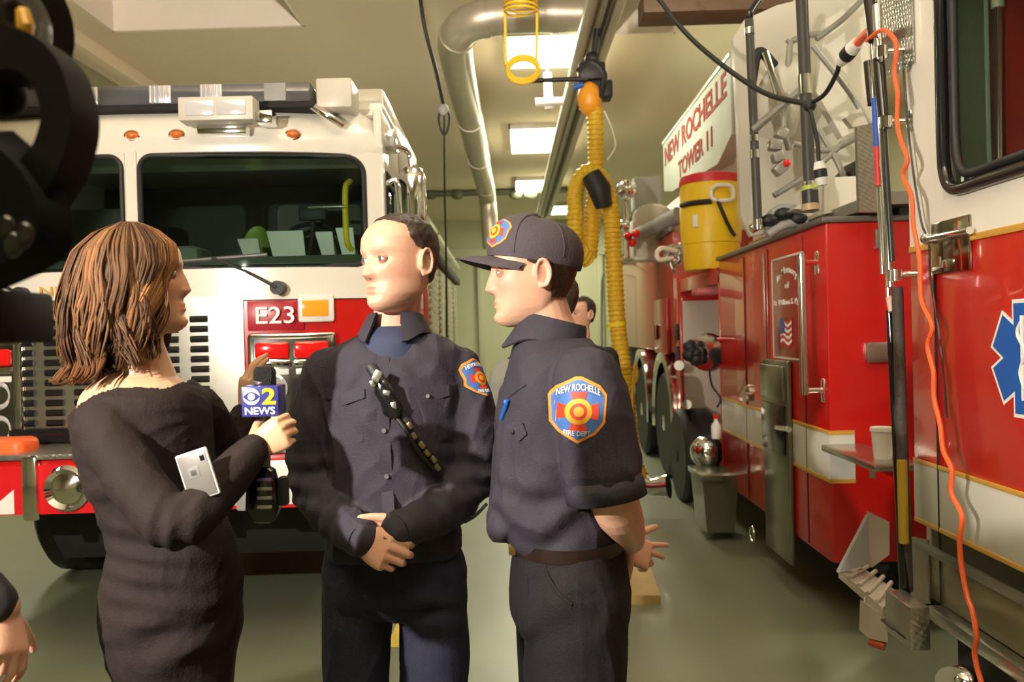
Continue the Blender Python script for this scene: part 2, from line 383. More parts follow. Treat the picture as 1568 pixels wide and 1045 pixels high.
def ribbed(pts, r, pitch=.042):
    sp = smooth_path(pts, 30); L = [0]
    for i in range(1, len(sp)): L.append(L[-1]+(sp[i]-sp[i-1]).length)
    n = int(L[-1]/(pitch/4)); out = []; rs = []
    for i in range(n+1):
        s = L[-1]*i/n; j = int(np.searchsorted(L, s)); j = max(1, min(j, len(sp)-1)); f = (s-L[j-1])/max(1e-6, L[j]-L[j-1])
        out.append(sp[j-1].lerp(sp[j], f)); rs.append(r*(1.06 if i % 4 < 2 else .93))
    return MB().tube(out, rs, 16)
ribbed([P(911, 165, 7.35), P(912, 210, 7.4), P(912, 262, 7.45), P(908, 330, 7.5), P(902, 395, 7.5)], .070).build('upper_hose', YEL, hz)
ribbed([P(902, 400, 7.42), P(884, 380, 7.35), P(881, 330, 7.3), P(882, 290, 7.3), P(895, 266, 7.3), P(912, 264, 7.3), P(926, 285, 7.3), P(935, 320, 7.3), P(940, 400, 7.3), P(946, 500, 7.25), P(957, 580, 7.2), P(962, 640, 7.15), P(972, 710, 7.1), P(988, 745, 7.0)], .070).build('lower_hose', YEL, hz)
m = MB(); m.tube([P(905, 268, 7.22), P(918, 290, 7.2), P(925, 318, 7.22)], [.085, .10, .07], 16); m.build('saddle_strap', BLACK, hz)
cy('coupling_ring', P(944, 494, 7.26), P(945, 500, 7.26), .085, mat('bright_yellow', (.9, .7, .02)), hz)
m = MB(); m.tube([P(985, 742, 7.0), P(1000, 747, 6.95), P(1024, 745, 6.9)], [.085, .08, .10], 20); m.build('tailpipe_nozzle', CHROME, hz)
tb('lift_cord', [P(955, 610, 7.1), P(975, 580, 7.1), P(972, 560, 7.1), P(968, 620, 7.05), P(972, 690, 7.0), P(990, 735, 6.95)], .012, YEL, hz)
tb('control_cable', [P(925, 170, 7.3), P(938, 200, 7.3), P(942, 225, 7.3), P(930, 245, 7.3)], .007, WHT, hz)
# yellow coiled air line hanging in front of the duct
ct = thing('coiled_air_line', 'yellow coiled air line hanging in front of the bright light panel', 'air line', P(800, 100, 6.4))
pts = []
top = P(797, -12, 6.4); bot = P(798, 20, 6.4)
top.z = CEIL-.02
for i in range(24*16+1):
    f = i/(24*16); a = 2*PI*i/16; c = top.lerp(bot, f); pts.append(c+V((math.cos(a)*.125, math.sin(a)*.125, 0)))
MB().tube(pts, .010, 6).build('coil', YEL, ct)
for s in (-1, 1): tb('strand', [bot+V((s*.12, 0, 0)), P(798+s*24, 60, 6.4), P(798+s*23, 100, 6.4)], .011, YEL, ct)
for k, yy in enumerate((104, 109)):
    ring = [P(801, yy, 6.4)+V((math.cos(a)*.115, math.sin(a)*.04, math.sin(a)*.10)) for a in np.linspace(0, 2*PI, 33)]
    MB().tube(ring, .016, 8).build('end_ring', YEL, ct)
# wooden wheel chock board on the floor and yellow floor line
wm = mat('worn_plywood', (.40, .28, .09), .6, var=.3, scale=9)
A = PZ(955, 926, 0.0); B = PZ(1012, 926, 0); Cc = PZ(985, 862, 0); D = PZ(940, 862, 0)
w_ = MB(); w_.loft([[A, B, Cc, D], [A+V((.0, .0, .05)), B+V((0, 0, .05)), Cc+V((0, 0, .12)), D+V((0, 0, .12))]])
tag(w_.build('wheel_chock', wm), 'flat tan wooden wheel chock on the floor behind the capped man', 'wheel chock')
q0, q1 = PZ(601, 992, 0.003), PZ(603, 935, .003)
lm = MB().box((q0.x-.03, q0.y, .0005), (q0.x+.06, q1.y, .004)); tag(lm.build('floor_line', mat('yellow_line_paint', (.62, .45, .03), .5)), 'short yellow painted mark on the green floor', 'floor line'); bpy.data.objects['floor_line']['kind'] = 'structure'
# ================================================================ left fire engine (local: x across, y depth from front, z up)
eng = thing('fire_engine', 'white and red fire engine numbered E23 parked nose out at the left', 'fire truck', (-1.93, 4.22, 0), math.radians(1.5), world=False)
HW = 1.23
def front_y(x): return 0.20*(abs(x)/HW)**3.2         # bowed front
def strip(name, z0, z1, m, x0=-HW, x1=HW, off=0.0, n=40, thick=.02, par=eng, label=None, dz=0):
    mb = MB(); rings = []
    for i in range(n+1):
        x = x0+(x1-x0)*i/n; y = front_y(x)-off
        rings.append([V((x, y, z0)), V((x, y-dz, z1)), V((x, y+thick-dz, z1)), V((x, y+thick, z0))])
    return mb.loft(rings).build(name, m, par, label)
# cab shell: white upper, red lower, side walls, roof
strip('lower_front_panel', .78, 1.74, RED, thick=.04)
strip('white_belt_panel', 1.745, 1.905, WHITE, thick=.06, off=.012, label='white cab belt panel under the windshields')
def brow():
    mb = MB(); prof = [(0, 2.49), (-.015, 2.56), (.03, 2.66), (.12, 2.74), (.30, 2.80)]; rings = []
    for i in range(41):
        x = -HW+2*HW*i/40; e = max(0, (abs(x)/HW-.86)/.14); dr = .14*e*e
        r = [V((x, front_y(x)+y, z-dr*(z-2.49)/.3)) for y, z in prof] + [V((x, .40, 2.47))]; rings.append(r)
    return mb.loft(rings)
brow().build('roof_brow', WHITE, eng)
# windshield posts
def post(x0, x1, name): return strip(name, 1.90, 2.50, WHITE, x0, x1, n=6, thick=.05, off=.004)
post(-.028, .028, 'centre_post'); post(1.14, HW, 'corner_post'); post(-HW, -1.14, 'corner_post')
# glass panes with rounded corners and black rubber gasket
def pane(sx):
    xa, xb, za, zb, r = .045, 1.135, 1.915, 2.475, .09; pts = []
    for cx, cz, a0 in ((xb-r, zb-r, 0), (xa+r*.7, zb-r*.7, 90), (xa+.05, za+.05, 180), (xb-.06, za+.06, 270)):
        rr = {0: r, 90: r*.7, 180: .05, 270: .06}[a0]
        for k in range(7):
            a = math.radians(a0+k*15); pts.append((sx*(cx+rr*math.cos(a)), cz+rr*math.sin(a)))
    return pts
def insx(pts, z):
    xs = []
    for i in range(len(pts)):
        (xa, za), (xb, zb) = pts[i], pts[(i+1) % len(pts)]
        if (za-z)*(zb-z) < 0: xs.append(xa+(xb-xa)*(z-za)/(zb-za))
    return min(xs), max(xs)
for sx in (1, -1):
    pl = pane(sx); mb = MB()
    rings = []
    for z in np.linspace(1.9155, 2.4745, 24):
        a, b = insx(pl, z); rings.append([V((a+(b-a)*k/20, front_y(a+(b-a)*k/20)+.012+.0*(z-1.9), z)) for k in range(21)])
    g = mb.loft(rings, cap=False, closed=False).build('windshield_pane', WGLASS, eng)
    ring = [V((x, front_y(x)-.004, z)) for x, z in pl]; ring += ring[:2]
    MB().tube(ring, .013, 8, cap=False).build('window_gasket', BLACK, eng)
    # white fillers in the corners between gasket and panel
    mb = MB(); rr = []
    for x, z in pl:
        X = max(-HW, min(HW, .59*sx+(x-.59*sx)*1.09)); Z = 2.195+(z-2.195)*1.10
        cxn = sx*(.03 if abs(x) < .59 else 1.15)
        # outer rectangle projection
        ex = .56; ez = .295; dx, dz_ = (x-.59*sx), (z-2.195); s = min(ex/max(abs(dx), 1e-6), ez/max(abs(dz_), 1e-6))
        rr.append((V((x, front_y(x)-.002, z)), V((.59*sx+dx*s, front_y(.59*sx+dx*s)-.002, 2.195+dz_*s))))
    for i in range(len(rr)):
        a, b = rr[i], rr[(i+1) % len(rr)]
        mb.add([a[0], a[1], b[1], b[0]], [(0, 1, 2, 3)])
    mb.build('pillar_corner', WHITE, eng)
# cab side walls + roof + rear wall
for sx in (1, -1):
    x = sx*HW
    mb = MB(); o = .19
    mb.box((x-sx*.05, o, .55), (x, 2.35, 1.74), .01); mb.build('side_lower_panel', RED, eng)
    mb = MB(); mb.box((x-sx*.05, o, 1.74), (x, 2.35, 1.93), .01); mb.box((x-sx*.05, o, 2.42), (x, 2.35, 2.74), .02)
    for y0, y1 in ((o, .30), (1.02, 1.20), (2.12, 2.35)): mb.box((x-sx*.05, y0, 1.92), (x, y1, 2.43), .008)
    mb.build('side_upper_panel', WHITE, eng)
    for y0, y1 in ((.30, 1.02), (1.20, 2.12)):
        gq = MB(); gq.add([V((x-sx*.025, y0, 1.93)), V((x-sx*.025, y1, 1.93)), V((x-sx*.025, y1, 2.42)), V((x-sx*.025, y0, 2.42))], [(0, 1, 2, 3)]); gq.build('side_window', DGLASS, eng)
        ring = [V((x, y0, 1.93)), V((x, y1, 1.93)), V((x, y1, 2.42)), V((x, y0, 2.42)), V((x, y0, 1.93)), V((x, y1, 1.93))]
        MB().tube(ring, .014, 8).build('window_gasket', BLACK, eng)
    tb('grab_rail', [V((x+sx*.01, .26, 1.5)), V((x+sx*.07, .25, 1.55)), V((x+sx*.07, .25, 2.3)), V((x+sx*.01, .26, 2.36))], .016, CHROME, eng)
    bx('door_handle', (x, .90, 1.35), (x+sx*.03, 1.0, 1.47), CHROME, eng)
bx('roof', (-HW, .28, 2.72), (HW, 2.35, 2.80), WHITE, eng, .03)
bx('cab_rear_wall', (-HW+.05, 2.28, .6), (HW-.05, 2.34, 2.72), mat('dark_grey_trim', (.06, .06, .055), .7), eng)
bx('cab_floor', (-HW+.05, .25, .75), (HW-.05, 2.3, .85), DARK, eng)
# interior: dash, seats, wheel, seat belts, green vest
DASH = mat('dash_grey', (.17, .20, .17), .7)
mb = MB(); mb.loft([[V((x, front_y(x)+.04, 1.62)), V((x, front_y(x)+.04, 1.93)), V((x, .42, 2.0)), V((x, .62, 1.98)), V((x, .62, 1.62))] for x in np.linspace(-1.16, 1.16, 24)]); mb.build('dashboard', DASH, eng)
mb = MB(); mb.box((-.32, .30, 1.93), (.22, .58, 2.06), .05); mb.build('engine_cover', DASH, eng)
for x in (.72, -.72):
    bx('seat', (x-.27, 1.0, 1.2), (x+.27, 1.25, 2.38), mat('seat_vinyl', (.10, .10, .09), .6), eng, .05)
    ring = [V((x+.2*math.cos(a), .72+.06*math.sin(a), 2.05+.17*math.sin(a))) for a in np.linspace(0, 2*PI, 33)]
    if x > 0: MB().tube(ring, .014, 8).build('steering_wheel', BLACK, eng)
for i, (a, b, h0, h1) in enumerate(((.33, .44, 2.0, 2.13), (.50, .70, 1.98, 2.17), (.78, .87, 2.0, 2.16), (.90, .99, 1.98, 2.18))):
    mb = MB(); mb.prism([V((a+.02, .70, h0)), V((b, .70, h0)), V((b-.01, .68, h1)), V((a-.02, .68, h1))], (0, .02, 0)); mb.build('paper_sheet', WHT, eng)
bx('monitor', (.68, .62, 2.22), (.84, .66, 2.32), BLACK, eng, .01); tb('monitor_arm', [V((.76, .66, 2.24)), V((.74, .68, 2.1)), V((.72, .64, 1.97))], .015, BLACK, eng)
MB().ball(V((.30, 1.15, 2.12)), .12, sc=(.8, .5, 1.2)).build('hanging_vest', mat('lime_vest', (.22, .32, .04), .6), eng)
tb('cab_handle', [V((1.02, .40, 2.02)), V((1.0, .36, 2.08)), V((1.0, .36, 2.34)), V((1.02, .40, 2.40))], .016, mat('bright_yellow', (.9, .7, .02)), eng, label='yellow grab handle inside the windshield')
tb('visor_bracket', [V((.80, .34, 2.25)), V((1.0, .33, 2.25))], .010, CHROME, eng)
# marker lamps
for x in (-.85, -.21, .015, .235, .80):
    t_ = MB(); t_.ball(V((x, front_y(x)-.012, 2.575)), .03, sc=(1.05, .7, .62)); t_.build('marker_lamp', AMBERD, eng)
    ring = [V((x+.036*math.cos(a), front_y(x)-.008, 2.575+.024*math.sin(a))) for a in np.linspace(0, 2*PI, 25)]; MB().tube(ring, .006, 6).build('lamp_bezel', CHROME, eng)
# light bar
lb = MB(); lb.box((-1.12, .02, 2.705), (.92, .34, 2.735), .01); lb.build('light_bar_base', DARK, eng)
bar = bx('light_bar', (-1.10, .03, 2.735), (.90, .33, 2.84), SMOKE, eng, .02)
for x in (-.95, -.60, -.22, .145, .40, .72):
    fl = x in (-.22, .145, .40, -.60)
    b_ = MB(); b_.box((x-.055, .022, 2.742), (x+.055, .05, 2.832), .004)
    if fl:
        for k in range(5): b_.box((x-.05+k*.022, .015, 2.745), (x-.042+k*.022, .03, 2.83), .001)
    b_.build('light_module', mat('reflector_module', (.62, .60, .64), .3, metal=.5) if fl else GREYP, bar)
bx('speaker_box', (.92, .05, 2.71), (1.10, .28, 2.86), OFFW, eng, .01)
tb('bar_bracket', [V((.90, .05, 2.72)), V((.98, .02, 2.66)), V((1.05, .06, 2.62))], .02, CHROME, eng)
# scene light on the brow
sl = bx('scene_light', (.30, -.16, 2.605), (.66, -.04, 2.72), OFFW, eng, .008)
for k in (0, 1): bx('lamp_lens', (.335+k*.15, -.168, 2.628), (.475+k*.15, -.155, 2.70), mat('lamp_glass', (.85, .85, .88), .1, metal=.3), sl, .004)
bx('mount_bracket', (.66, -.12, 2.60), (.74, .0, 2.66), CHROME, eng); bx('mount_foot', (.36, -.08, 2.56), (.60, .06, 2.61), CHROME, eng)
# wipers
for (x0, z0, x1, z1, xb, zb) in ((.72, 1.80, .40, 1.955, .62, 1.965), (-.55, 1.80, -.85, 1.955, -.65, 1.965)):
    MB().tube([V((x0, -.05, z0)), V((x0, .02, z0))], .035, 16).build('wiper_pivot', BLACK, eng)
    tb('wiper_arm', [V((x0, -.05, z0)), V(((x0+x1)/2, -.045, (z0+z1)/2+.01)), V((x1, -.03, z1))], .008, BLACK, eng, sm=4)
    tb('wiper_blade', [V((x1-.15, -.018, z1-.01)), V((x1+.27, -.018, z1+.012))], .010, mat('wiper_metal', (.15, .15, .15), .4, metal=.6), eng, sm=0)
# gold name lettering
text('lettering', 'NEW ROCHELLE', .72, .045, (-.10, -.018, 1.812), (1, 0, 0), (0, 0, 1), GOLD, eng, offset=.004)
# grille, stainless with slots
gx0, gx1, gz0, gz1 = -.62, .535, .98, 1.765
strip('grille_panel', gz0, gz1, STEEL, gx0, gx1, off=.014, n=20, thick=.01, label='stainless grille panel')
ns = 0
for r_ in range(13):
    for c_ in range(8):
        x = -.535+c_*.142 if False else -.55+c_*.145; z = 1.655-r_*.050
        if x+.055 > .50: continue
        mb = MB(); yy = front_y(x)-.0165
        mb.tube([V((x-.042, yy, z)), V((x+.042, yy, z))], .017, 12, flat=1.0); o_ = mb.build('grille_slot', GLOSSB, eng); ns += 1
# E23 plaque, amber indicator, headlight bezel
def plate(name, x0, x1, z0, z1, m, off, par=eng, bev=.01, th=.02, label=None):
    xm = (x0+x1)/2; y = front_y(xm)-off; a = math.atan((front_y(x1)-front_y(x0))/(x1-x0)); R = Matrix.Rotation(a, 3, 'Z')
    return MB().box((x0, y-th, z0), (x1, y, z1), bev, rot=R).build(name, m, par, label)
for s in (1, -1):
    def pl_(n, a, b, *r, **k): return plate(n, min(s*a, s*b), max(s*a, s*b), *r, **k)
    pl_('number_plate', .555, .83, 1.59, 1.738, mat('maroon_red', (.42, .01, .03), .3, coat=.3), .006, bev=.003, th=.004, label='crimson number plate')
    xm = s*.695; text('lettering', 'E23', .19, .085, (xm, front_y(xm)-.032, 1.665), (1, .02*s, 0), (0, 0, 1), WHT, eng, offset=.004)
    pl_('indicator_housing', .80, .98, 1.625, 1.765, WHT, .004, bev=.02, th=.03); pl_('indicator_lens', .825, .955, 1.655, 1.738, AMBER, .032, bev=.008, th=.012)
    pl_('headlight_housing', .555, .99, 1.0, 1.575, CHROME, .004, bev=.03, th=.035)
    pl_('housing_recess', .585, .965, 1.03, 1.55, mat('dark_chrome', (.38, .38, .40), .15, metal=1.0), .035, bev=.01, th=.010)
    for a, b in ((.60, .765), (.785, .955)):
        pl_('warning_light', a, b, 1.445, 1.53, REDL, .045, bev=.02, th=.03)
        pl_('light_trim', a-.005, b+.005, 1.405, 1.44, CHROME, .045, bev=.008, th=.02)
        hx = s*(a+b)/2
        for z in (1.30, 1.13):
            y = front_y(hx)-.045
            mb = MB(); mb.lathe([(.066, 0), (.072, .012), (.060, .018), (.045, .004), (.02, -.004), (.001, -.006)], (hx, y, z), (0, -1, 0)); mb.build('headlamp', CLEAR, eng)
        pl_('park_lamp', a+.005, b-.005, 1.365, 1.395, WHT, .045, bev=.005, th=.015)
# bumper
bmp = bx('bumper', (-1.24, -.42, .80), (1.24, .02, 1.03), RED, eng, .02)
bx('bumper_deck', (-1.25, -.44, 1.03), (1.25, .05, 1.055), DIAM, bmp, .004, label='diamond plate bumper deck')
mb = MB(); mb.box((-1.18, -.435, .785), (1.18, -.419, 1.005)); o_ = mb.build('bumper_face', mat('signal_red', (.62, .01, .015), .3), bmp)
for x in (-1.14, -.86, -.58, .60, .90):
    # triangles of white reflective tape
    mb = MB(); mb.prism([V((x, -.438, .995)), V((x+.14, -.438, .995)), V((x, -.438, .86))], (0, .004, 0)); mb.prism([V((x+.20, -.438, .79)), V((x+.065, -.438, .79)), V((x+.20, -.438, .90))], (0, .004, 0)); mb.build('reflective_stripe', WHT, bmp)
for x in (-.30, .36):
    bx('bumper_guard', (x-.035, -.46, .76), (x+.035, -.42, 1.05), CHROME, bmp, .012)
mb = MB(); mb.lathe([(.10, 0), (.105, .03), (.09, .05), (.07, .03), (.03, .045), (.001, .05)], (-.14, -.42, .90), (0, -1, 0)); mb.build('siren_speaker', CHROME, bmp)
bx('white_bumper_plate', (.30, -.445, .80), (1.0, -.437, 1.0), WHT, bmp, .004)
bx('tow_plate', (.62, -.47, .78), (.74, -.44, .99), mat('tow_grey', (.45, .45, .45), .35, metal=.4), bmp, .01)
bx('lower_grille', (-.62, -.05, 1.06), (.50, -.018, 1.13), GLOSSB, eng, .008)
oc = thing('orange_helmet', 'bright orange rounded plastic cover lying on the engine bumper at far left', 'cover', P(22, 706, 3.95))
q = P(18, 688, 3.95); MB().box(q+V((-.13, -.1, -.045)), q+V((.10, .08, .055)), .035, seg=4).build('shell', mat('orange_plastic', (.95, .14, .03), .4), oc)
oc.name = 'orange_cover'; ORGN['orange_cover'] = V(oc.location)
# undercarriage, wheels, body
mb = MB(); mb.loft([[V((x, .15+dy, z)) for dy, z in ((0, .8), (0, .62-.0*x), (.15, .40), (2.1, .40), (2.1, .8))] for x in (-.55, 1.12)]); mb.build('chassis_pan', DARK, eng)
def wheel(par, c, r, wid, sx, rimm=CHROME):
    c = V(c); mb = MB(); ax = V((sx, 0, 0)); prof = [(r*.55, -wid/2), (r*.92, -wid/2), (r, -wid*.38), (r, wid*.38), (r*.92, wid/2), (r*.55, wid/2)]
    ty = mb.lathe(prof, c, ax, 40).build('tire', BLACK, par)
    mb = MB(); mb.lathe([(r*.56, -wid*.3), (r*.58, wid*.5), (r*.50, wid*.42), (r*.42, wid*.10), (r*.25, wid*.12), (r*.22, wid*.45), (r*.12, wid*.52), (.001, wid*.52)], c, ax, 32); mb.build('rim', rimm, ty)
    return ty
for sx in (1, -1):
    wheel(eng, (sx*1.04, 1.65, .52), .52, .30, sx); wheel(eng, (sx*1.04, 5.6, .52), .52, .30, sx)
body = MB(); body.box((-HW, 2.45, .55), (HW, 7.6, 2.30), .02); body.build('pump_body', RED, eng)
bx('hose_bed', (-HW+.04, 2.5, 2.30), (HW-.04, 7.5, 2.42), ALU, eng, .01)
tb('side_rail', [V((HW+.03, 2.5, 2.46)), V((HW+.03, 7.5, 2.46))], .03, CHROME, eng, sm=0)
for k in range(4):
    y = 2.7+k*1.2; mb = MB(); mb.box((HW, y, .8), (HW+.012, y+1.02, 2.18), .004)
    for z in np.arange(.84, 2.15, .06): mb.box((HW+.01, y+.03, z), (HW+.02, y+.99, z+.045), .004)
    mb.build('roller_shutter', STEEL, eng)
bx('black_rub_rail', (HW, 2.5, 2.22), (HW+.05, 7.6, 2.30), BLACK, eng)
# roof-side fittings: chrome mirror/horn cylinder, lamp cluster, roof rail
mc = V((HW+.12, .48, 2.30)); mb = MB(); mb.lathe([(.001, -.20), (.06, -.19), (.075, -.15), (.078, .12), (.06, .17), (.03, .19), (.001, .19)], mc, (0, 0, 1)); mb.build('mirror', CHROME, eng)
tb('mirror_arm', [mc+V((0, 0, .15)), mc+V((-.02, 0, .27)), V((HW, .34, 2.58))], .016, CHROME, eng)
tb('mirror_arm', [mc+V((0, 0, -.16)), mc+V((-.03, 0, -.24)), V((HW, .34, 2.0))], .014, CHROME, eng)
bx('corner_lamp', (HW-.01, .3, 2.56), (HW+.05, .5, 2.66), CLEAR, eng, .015)
bx('side_scene_light', (HW, .9, 2.52), (HW+.07, 1.25, 2.68), OFFW, eng, .01)
bx('side_scene_light', (HW, 1.5, 2.52), (HW+.07, 1.85, 2.68), OFFW, eng, .01)
bx('roof_box', (.55, .45, 2.78), (HW-.02, 2.3, 2.92), WHITE, eng, .02)
# ================================================================ tower truck at the right (world coordinates, side plane X = SX)
SX = 1.50
def S(px, py, x=None): return PX(px, py, SX if x is None else x)
tw = thing('tower_truck', 'red and white tower ladder truck filling the right side of the bay', 'fire truck', (2.6, 5, 0))
U, VV = V((0, -1, 0)), V((0, 0, 1))
def side(name, quad, m, th=.01, x=None, label=None, par=None):
    """panel on the truck side from a polygon of photo points; thickness outward"""
    pts = [S(px, py, x) for px, py in quad]; return MB().prism(pts, (-th, 0, 0)).build(name, m, par or tw, label)
def yz(name, y0, y1, z0, z1, m, th=.01, x=None, bev=.003, par=None, label=None, depth=0.0):
    X = SX if x is None else x
    return MB().box((X-th, y0, z0), (X+depth, y1, z1), bev).build(name, m, par or tw, label)
CY = S(1398, 600).y       # rear edge of the cab
zg = S(1400, 382).z       # gold line height
# --- cab
zw0 = S(1452, 305).z; yw = S(1440, 150).y
yz('cab_side_red', 0.2, CY, .95, zg, RED, x=SX+.04, th=.04, depth=.0, label='red cab side')
mbc = MB(); mbc.box((SX, .2, zg), (SX+.05, CY, zw0)); mbc.box((SX, yw, zw0), (SX+.05, CY, 3.3)); mbc.box((SX, .2, 3.0), (SX+.05, yw, 3.3)); mbc.build('cab_side_white', WHITE, tw, 'white upper cab side')
yz('cab_rear_wall', CY-.04, CY, .5, 3.3, WHITE, x=SX+2.4, th=2.36); bx('cab_roof', (SX, .2, 3.3), (SX+2.4, CY, 3.36), WHITE, tw)
bx('cab_far_side', (SX+2.35, .2, .5), (SX+2.4, CY, 3.3), RED, tw)
bx('cab_floor', (SX+.05, .2, .9), (SX+2.35, CY, 1.0), DARK, tw)
# gold rule, white belt
yz('gold_rule', .2, CY, zg-.012, zg+.012, GOLD, th=.006)
zb1 = S(1398, 703).z; zb0 = S(1398, 792).z
yz('white_belt', .2, CY, zb0, zb1, BAND, th=.004)
for z in (zb0, zb1): yz('gold_rule', .2, CY, z-.009, z+.009, GOLD, th=.007)
yz('rub_rail', .2, CY, zb0-.11, zb0-.07, mat('rub_rail_metal', (.30, .29, .25), .3, metal=.8), th=.014, bev=.006)
yz('lower_side_panel', .2, CY, .52, zb0-.11, mat('olive_mirror_steel', (.22, .19, .10), .22, metal=.4), th=.004, depth=.04)
yz('door_seam', S(1438, 700).y-.003, S(1438, 700).y+.003, .52, zg-.02, BLACK, th=.0075, bev=.001)
yz('step_edge', .2, CY-.2, .47, .52, STEEL, th=.06, bev=.01)
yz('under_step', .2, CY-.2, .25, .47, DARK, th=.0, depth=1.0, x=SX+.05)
# door window with thick black gasket
pts = [V((SX-.01, y, z)) for y, z in ((yw-.03, 3.05), (yw-.03, zw0+.34), (yw-.032, zw0+.16), (yw-.045, zw0+.08), (yw-.08, zw0+.035), (yw-.14, zw0+.02), (yw-.28, zw0+.02), (yw-.5, zw0+.02), (yw-.9, zw0+.02), (yw-1.6, zw0+.02), (.3, zw0+.02))]
MB().tube(smooth_path(pts, 6), .022, 12).build('window_gasket', GLOSSB, tw)
MB().tube(smooth_path([p+V((.02, -.045, .045)) for p in pts], 6), .016, 10).build('window_channel', BLACK, tw)
mb = MB(); mb.add([V((SX+.025, .25, zw0+.02)), V((SX+.025, yw-.03, zw0+.02)), V((SX+.025, yw-.03, 3.05)), V((SX+.025, .25, 3.05))], [(0, 1, 2, 3)]); mb.build('door_window', DGLASS, tw)
# interior seen through it
mb = MB(); mb.box((SX+.28, yw-.32, zw0-.3), (SX+.34, yw+.3, 3.2), .01); mb.build('interior_pillar', mat('maroon_pillar', (.30, .012, .012), .4), tw)
mb = MB(); mb.box((SX+.06, CY-.07, 1.0), (SX+2.3, CY-.045, 3.25)); mb.build('interior_partition', mat('interior_green_grey', (.30, .38, .31), .6), tw)
cy('interior_pole', S(1528, -20, SX+.25), S(1530, 278, SX+.25), .013, CHROME, tw)
cy('pole_collar', S(1528, 0, SX+.25), S(1528, 12, SX+.25), .022, OFFW, tw)
ring = [S(1503, 125, SX+.5)+V((0, .06*math.cos(a), .07*math.sin(a))) for a in np.linspace(0, 2*PI, 33)]; MB().tube(ring, .01, 8).build('interior_hoop', BLACK, tw)
for k, (px, py, r) in enumerate(((1565, 155, .05), (1556, 210, .04), (1568, 240, .06), (1530, 255, .03))):
    MB().ball(S(px, py, SX+.4), r, sc=(1, .8, 1.2)).build('breathing_gear', BLACK, tw)
side('window_sticker', [(1474, 262), (1494, 259), (1493, 286), (1473, 289)], WHT, th=.004, x=SX+.018)
side('sticker_print', [(1477, 270), (1485, 269), (1484, 283), (1476, 284)], BLACK, th=.002, x=SX+.014)
# handle plate: mirror steel with chrome lever
q0, q1 = S(1430, 338), S(1490, 418)
hp = yz('latch_plate', min(q0.y, q1.y), max(q0.y, q1.y), S(1460, 417).z, S(1460, 335).z, mat('mirror_plate', (.40, .36, .27), .12, metal=1.0), th=.012, bev=.004)
MB().tube([S(1424, 366, SX-.03), S(1485, 353, SX-.03)], .013, 12).build('latch_lever', CHROME, tw)
MB().ball(S(1419, 366, SX-.025), .022).build('latch_knob', CHROME, tw)
yz('latch_hook', S(1459, 405).y-.012, S(1459, 405).y+.02, S(1455, 410).z, S(1455, 398).z, CHROME, th=.03)
# star of life
cx_ = S(1572, 550); L_, W_ = .168, .057
def arm(a, s=1.0):
    d = V((0, math.cos(a), math.sin(a))); n = V((0, -math.sin(a), math.cos(a))); return d, n
def star(L, W, th, name, m):
    mb = MB(); pts = []
    for k in range(6):
        a = PI/2+k*PI/3; d, n = arm(a); b = (W/math.tan(PI/6))
        pts += [cx_ + d*L - n*W, cx_ + d*L + n*W]
        d2, n2 = arm(a+PI/6); pts.append(cx_ + d2*(W/math.sin(PI/6)))
    c0 = cx_-V((th, 0, 0)); N = len(pts)
    top = [p-V((th, 0, 0)) for p in pts]
    for i in range(N): mb.add([c0, top[i], top[(i+1) % N]], [(0, 1, 2)]); mb.add([top[i], top[(i+1) % N], pts[(i+1) % N], pts[i]], [(0, 1, 2, 3)])
    return mb.build(name, m, tw, smooth=0)
star(L_+.012, W_+.010, .002, 'star_border', WHT); star(L_, W_, .004, 'star_of_life', BLUE)
MB().cyl(cx_+V((-.006, .012, -.125)), cx_+V((-.006, .008, .13)), .004, .007, 8).build('staff', WHT, tw)
sn = [cx_+V((-.008, .01+.022*math.sin(t*3.2*PI)*(1-t*.6), .11-.2*t)) for t in np.linspace(0, 1, 50)]
MB().tube(sn, [.006, .006, .003], 8).build('snake', WHT, tw)
# --- long grab poles on cab rear corner
gp = [S(1331, 130, 1.40), S(1349, 300, 1.40), S(1362, 440, 1.40)]
yb = CY+.10
def pole(px0, py0, px1, py1, r, m, name, x=1.42, label=None): return MB().cyl(PX(px0, py0, x), PX(px1, py1, x), r).build(name, m, tw, label)
pole(1330, 95, 1336, 160, .020, GLOSSB, 'rail_grip'); pole(1345, 90, 1353, 180, .022, GLOSSB, 'rail_grip')
pole(1333, 20, 1352, 420, .010, CHROME, 'grab_rail'); pole(1342, 8, 1364, 440, .017, CHROME, 'grab_rail')
pole(1352, 175, 1366, 400, .011, mat('dark_rail', (.06, .06, .06), .3, metal=.7), 'guide_rail')
def sleeve(a, b, name, m, r=.0125, x=1.415): 
    f = lambda y: 1333+(y-20)*19/400
    return MB().cyl(PX(f(a), a, x), PX(f(b), b, x), r).build(name, m, tw)
sleeve(150, 225, 'tape_band', mat('tape_blue', (.02, .08, .45), .4)); sleeve(225, 285, 'tape_band', mat('tape_red', (.55, .03, .03), .4))
pole(1332, 0, 1340, 62, .026, GLOSSB, 'rail_cap')
for px, py in ((1350, 80), (1356, 188), (1372, 422)):
    a = PX(px, py, 1.42); MB().cyl(a+V((0, 0, -.022)), a+V((0, 0, .022)), .026).build('clamp', CHROME, tw); b = S(px+38, py-3); cy('clamp_arm', a, b, .012, CHROME, tw)
    MB().box(b+V((-.008, -.02, -.04)), b+V((.004, .02, .04)), .006).build('clamp_foot', CHROME, tw)
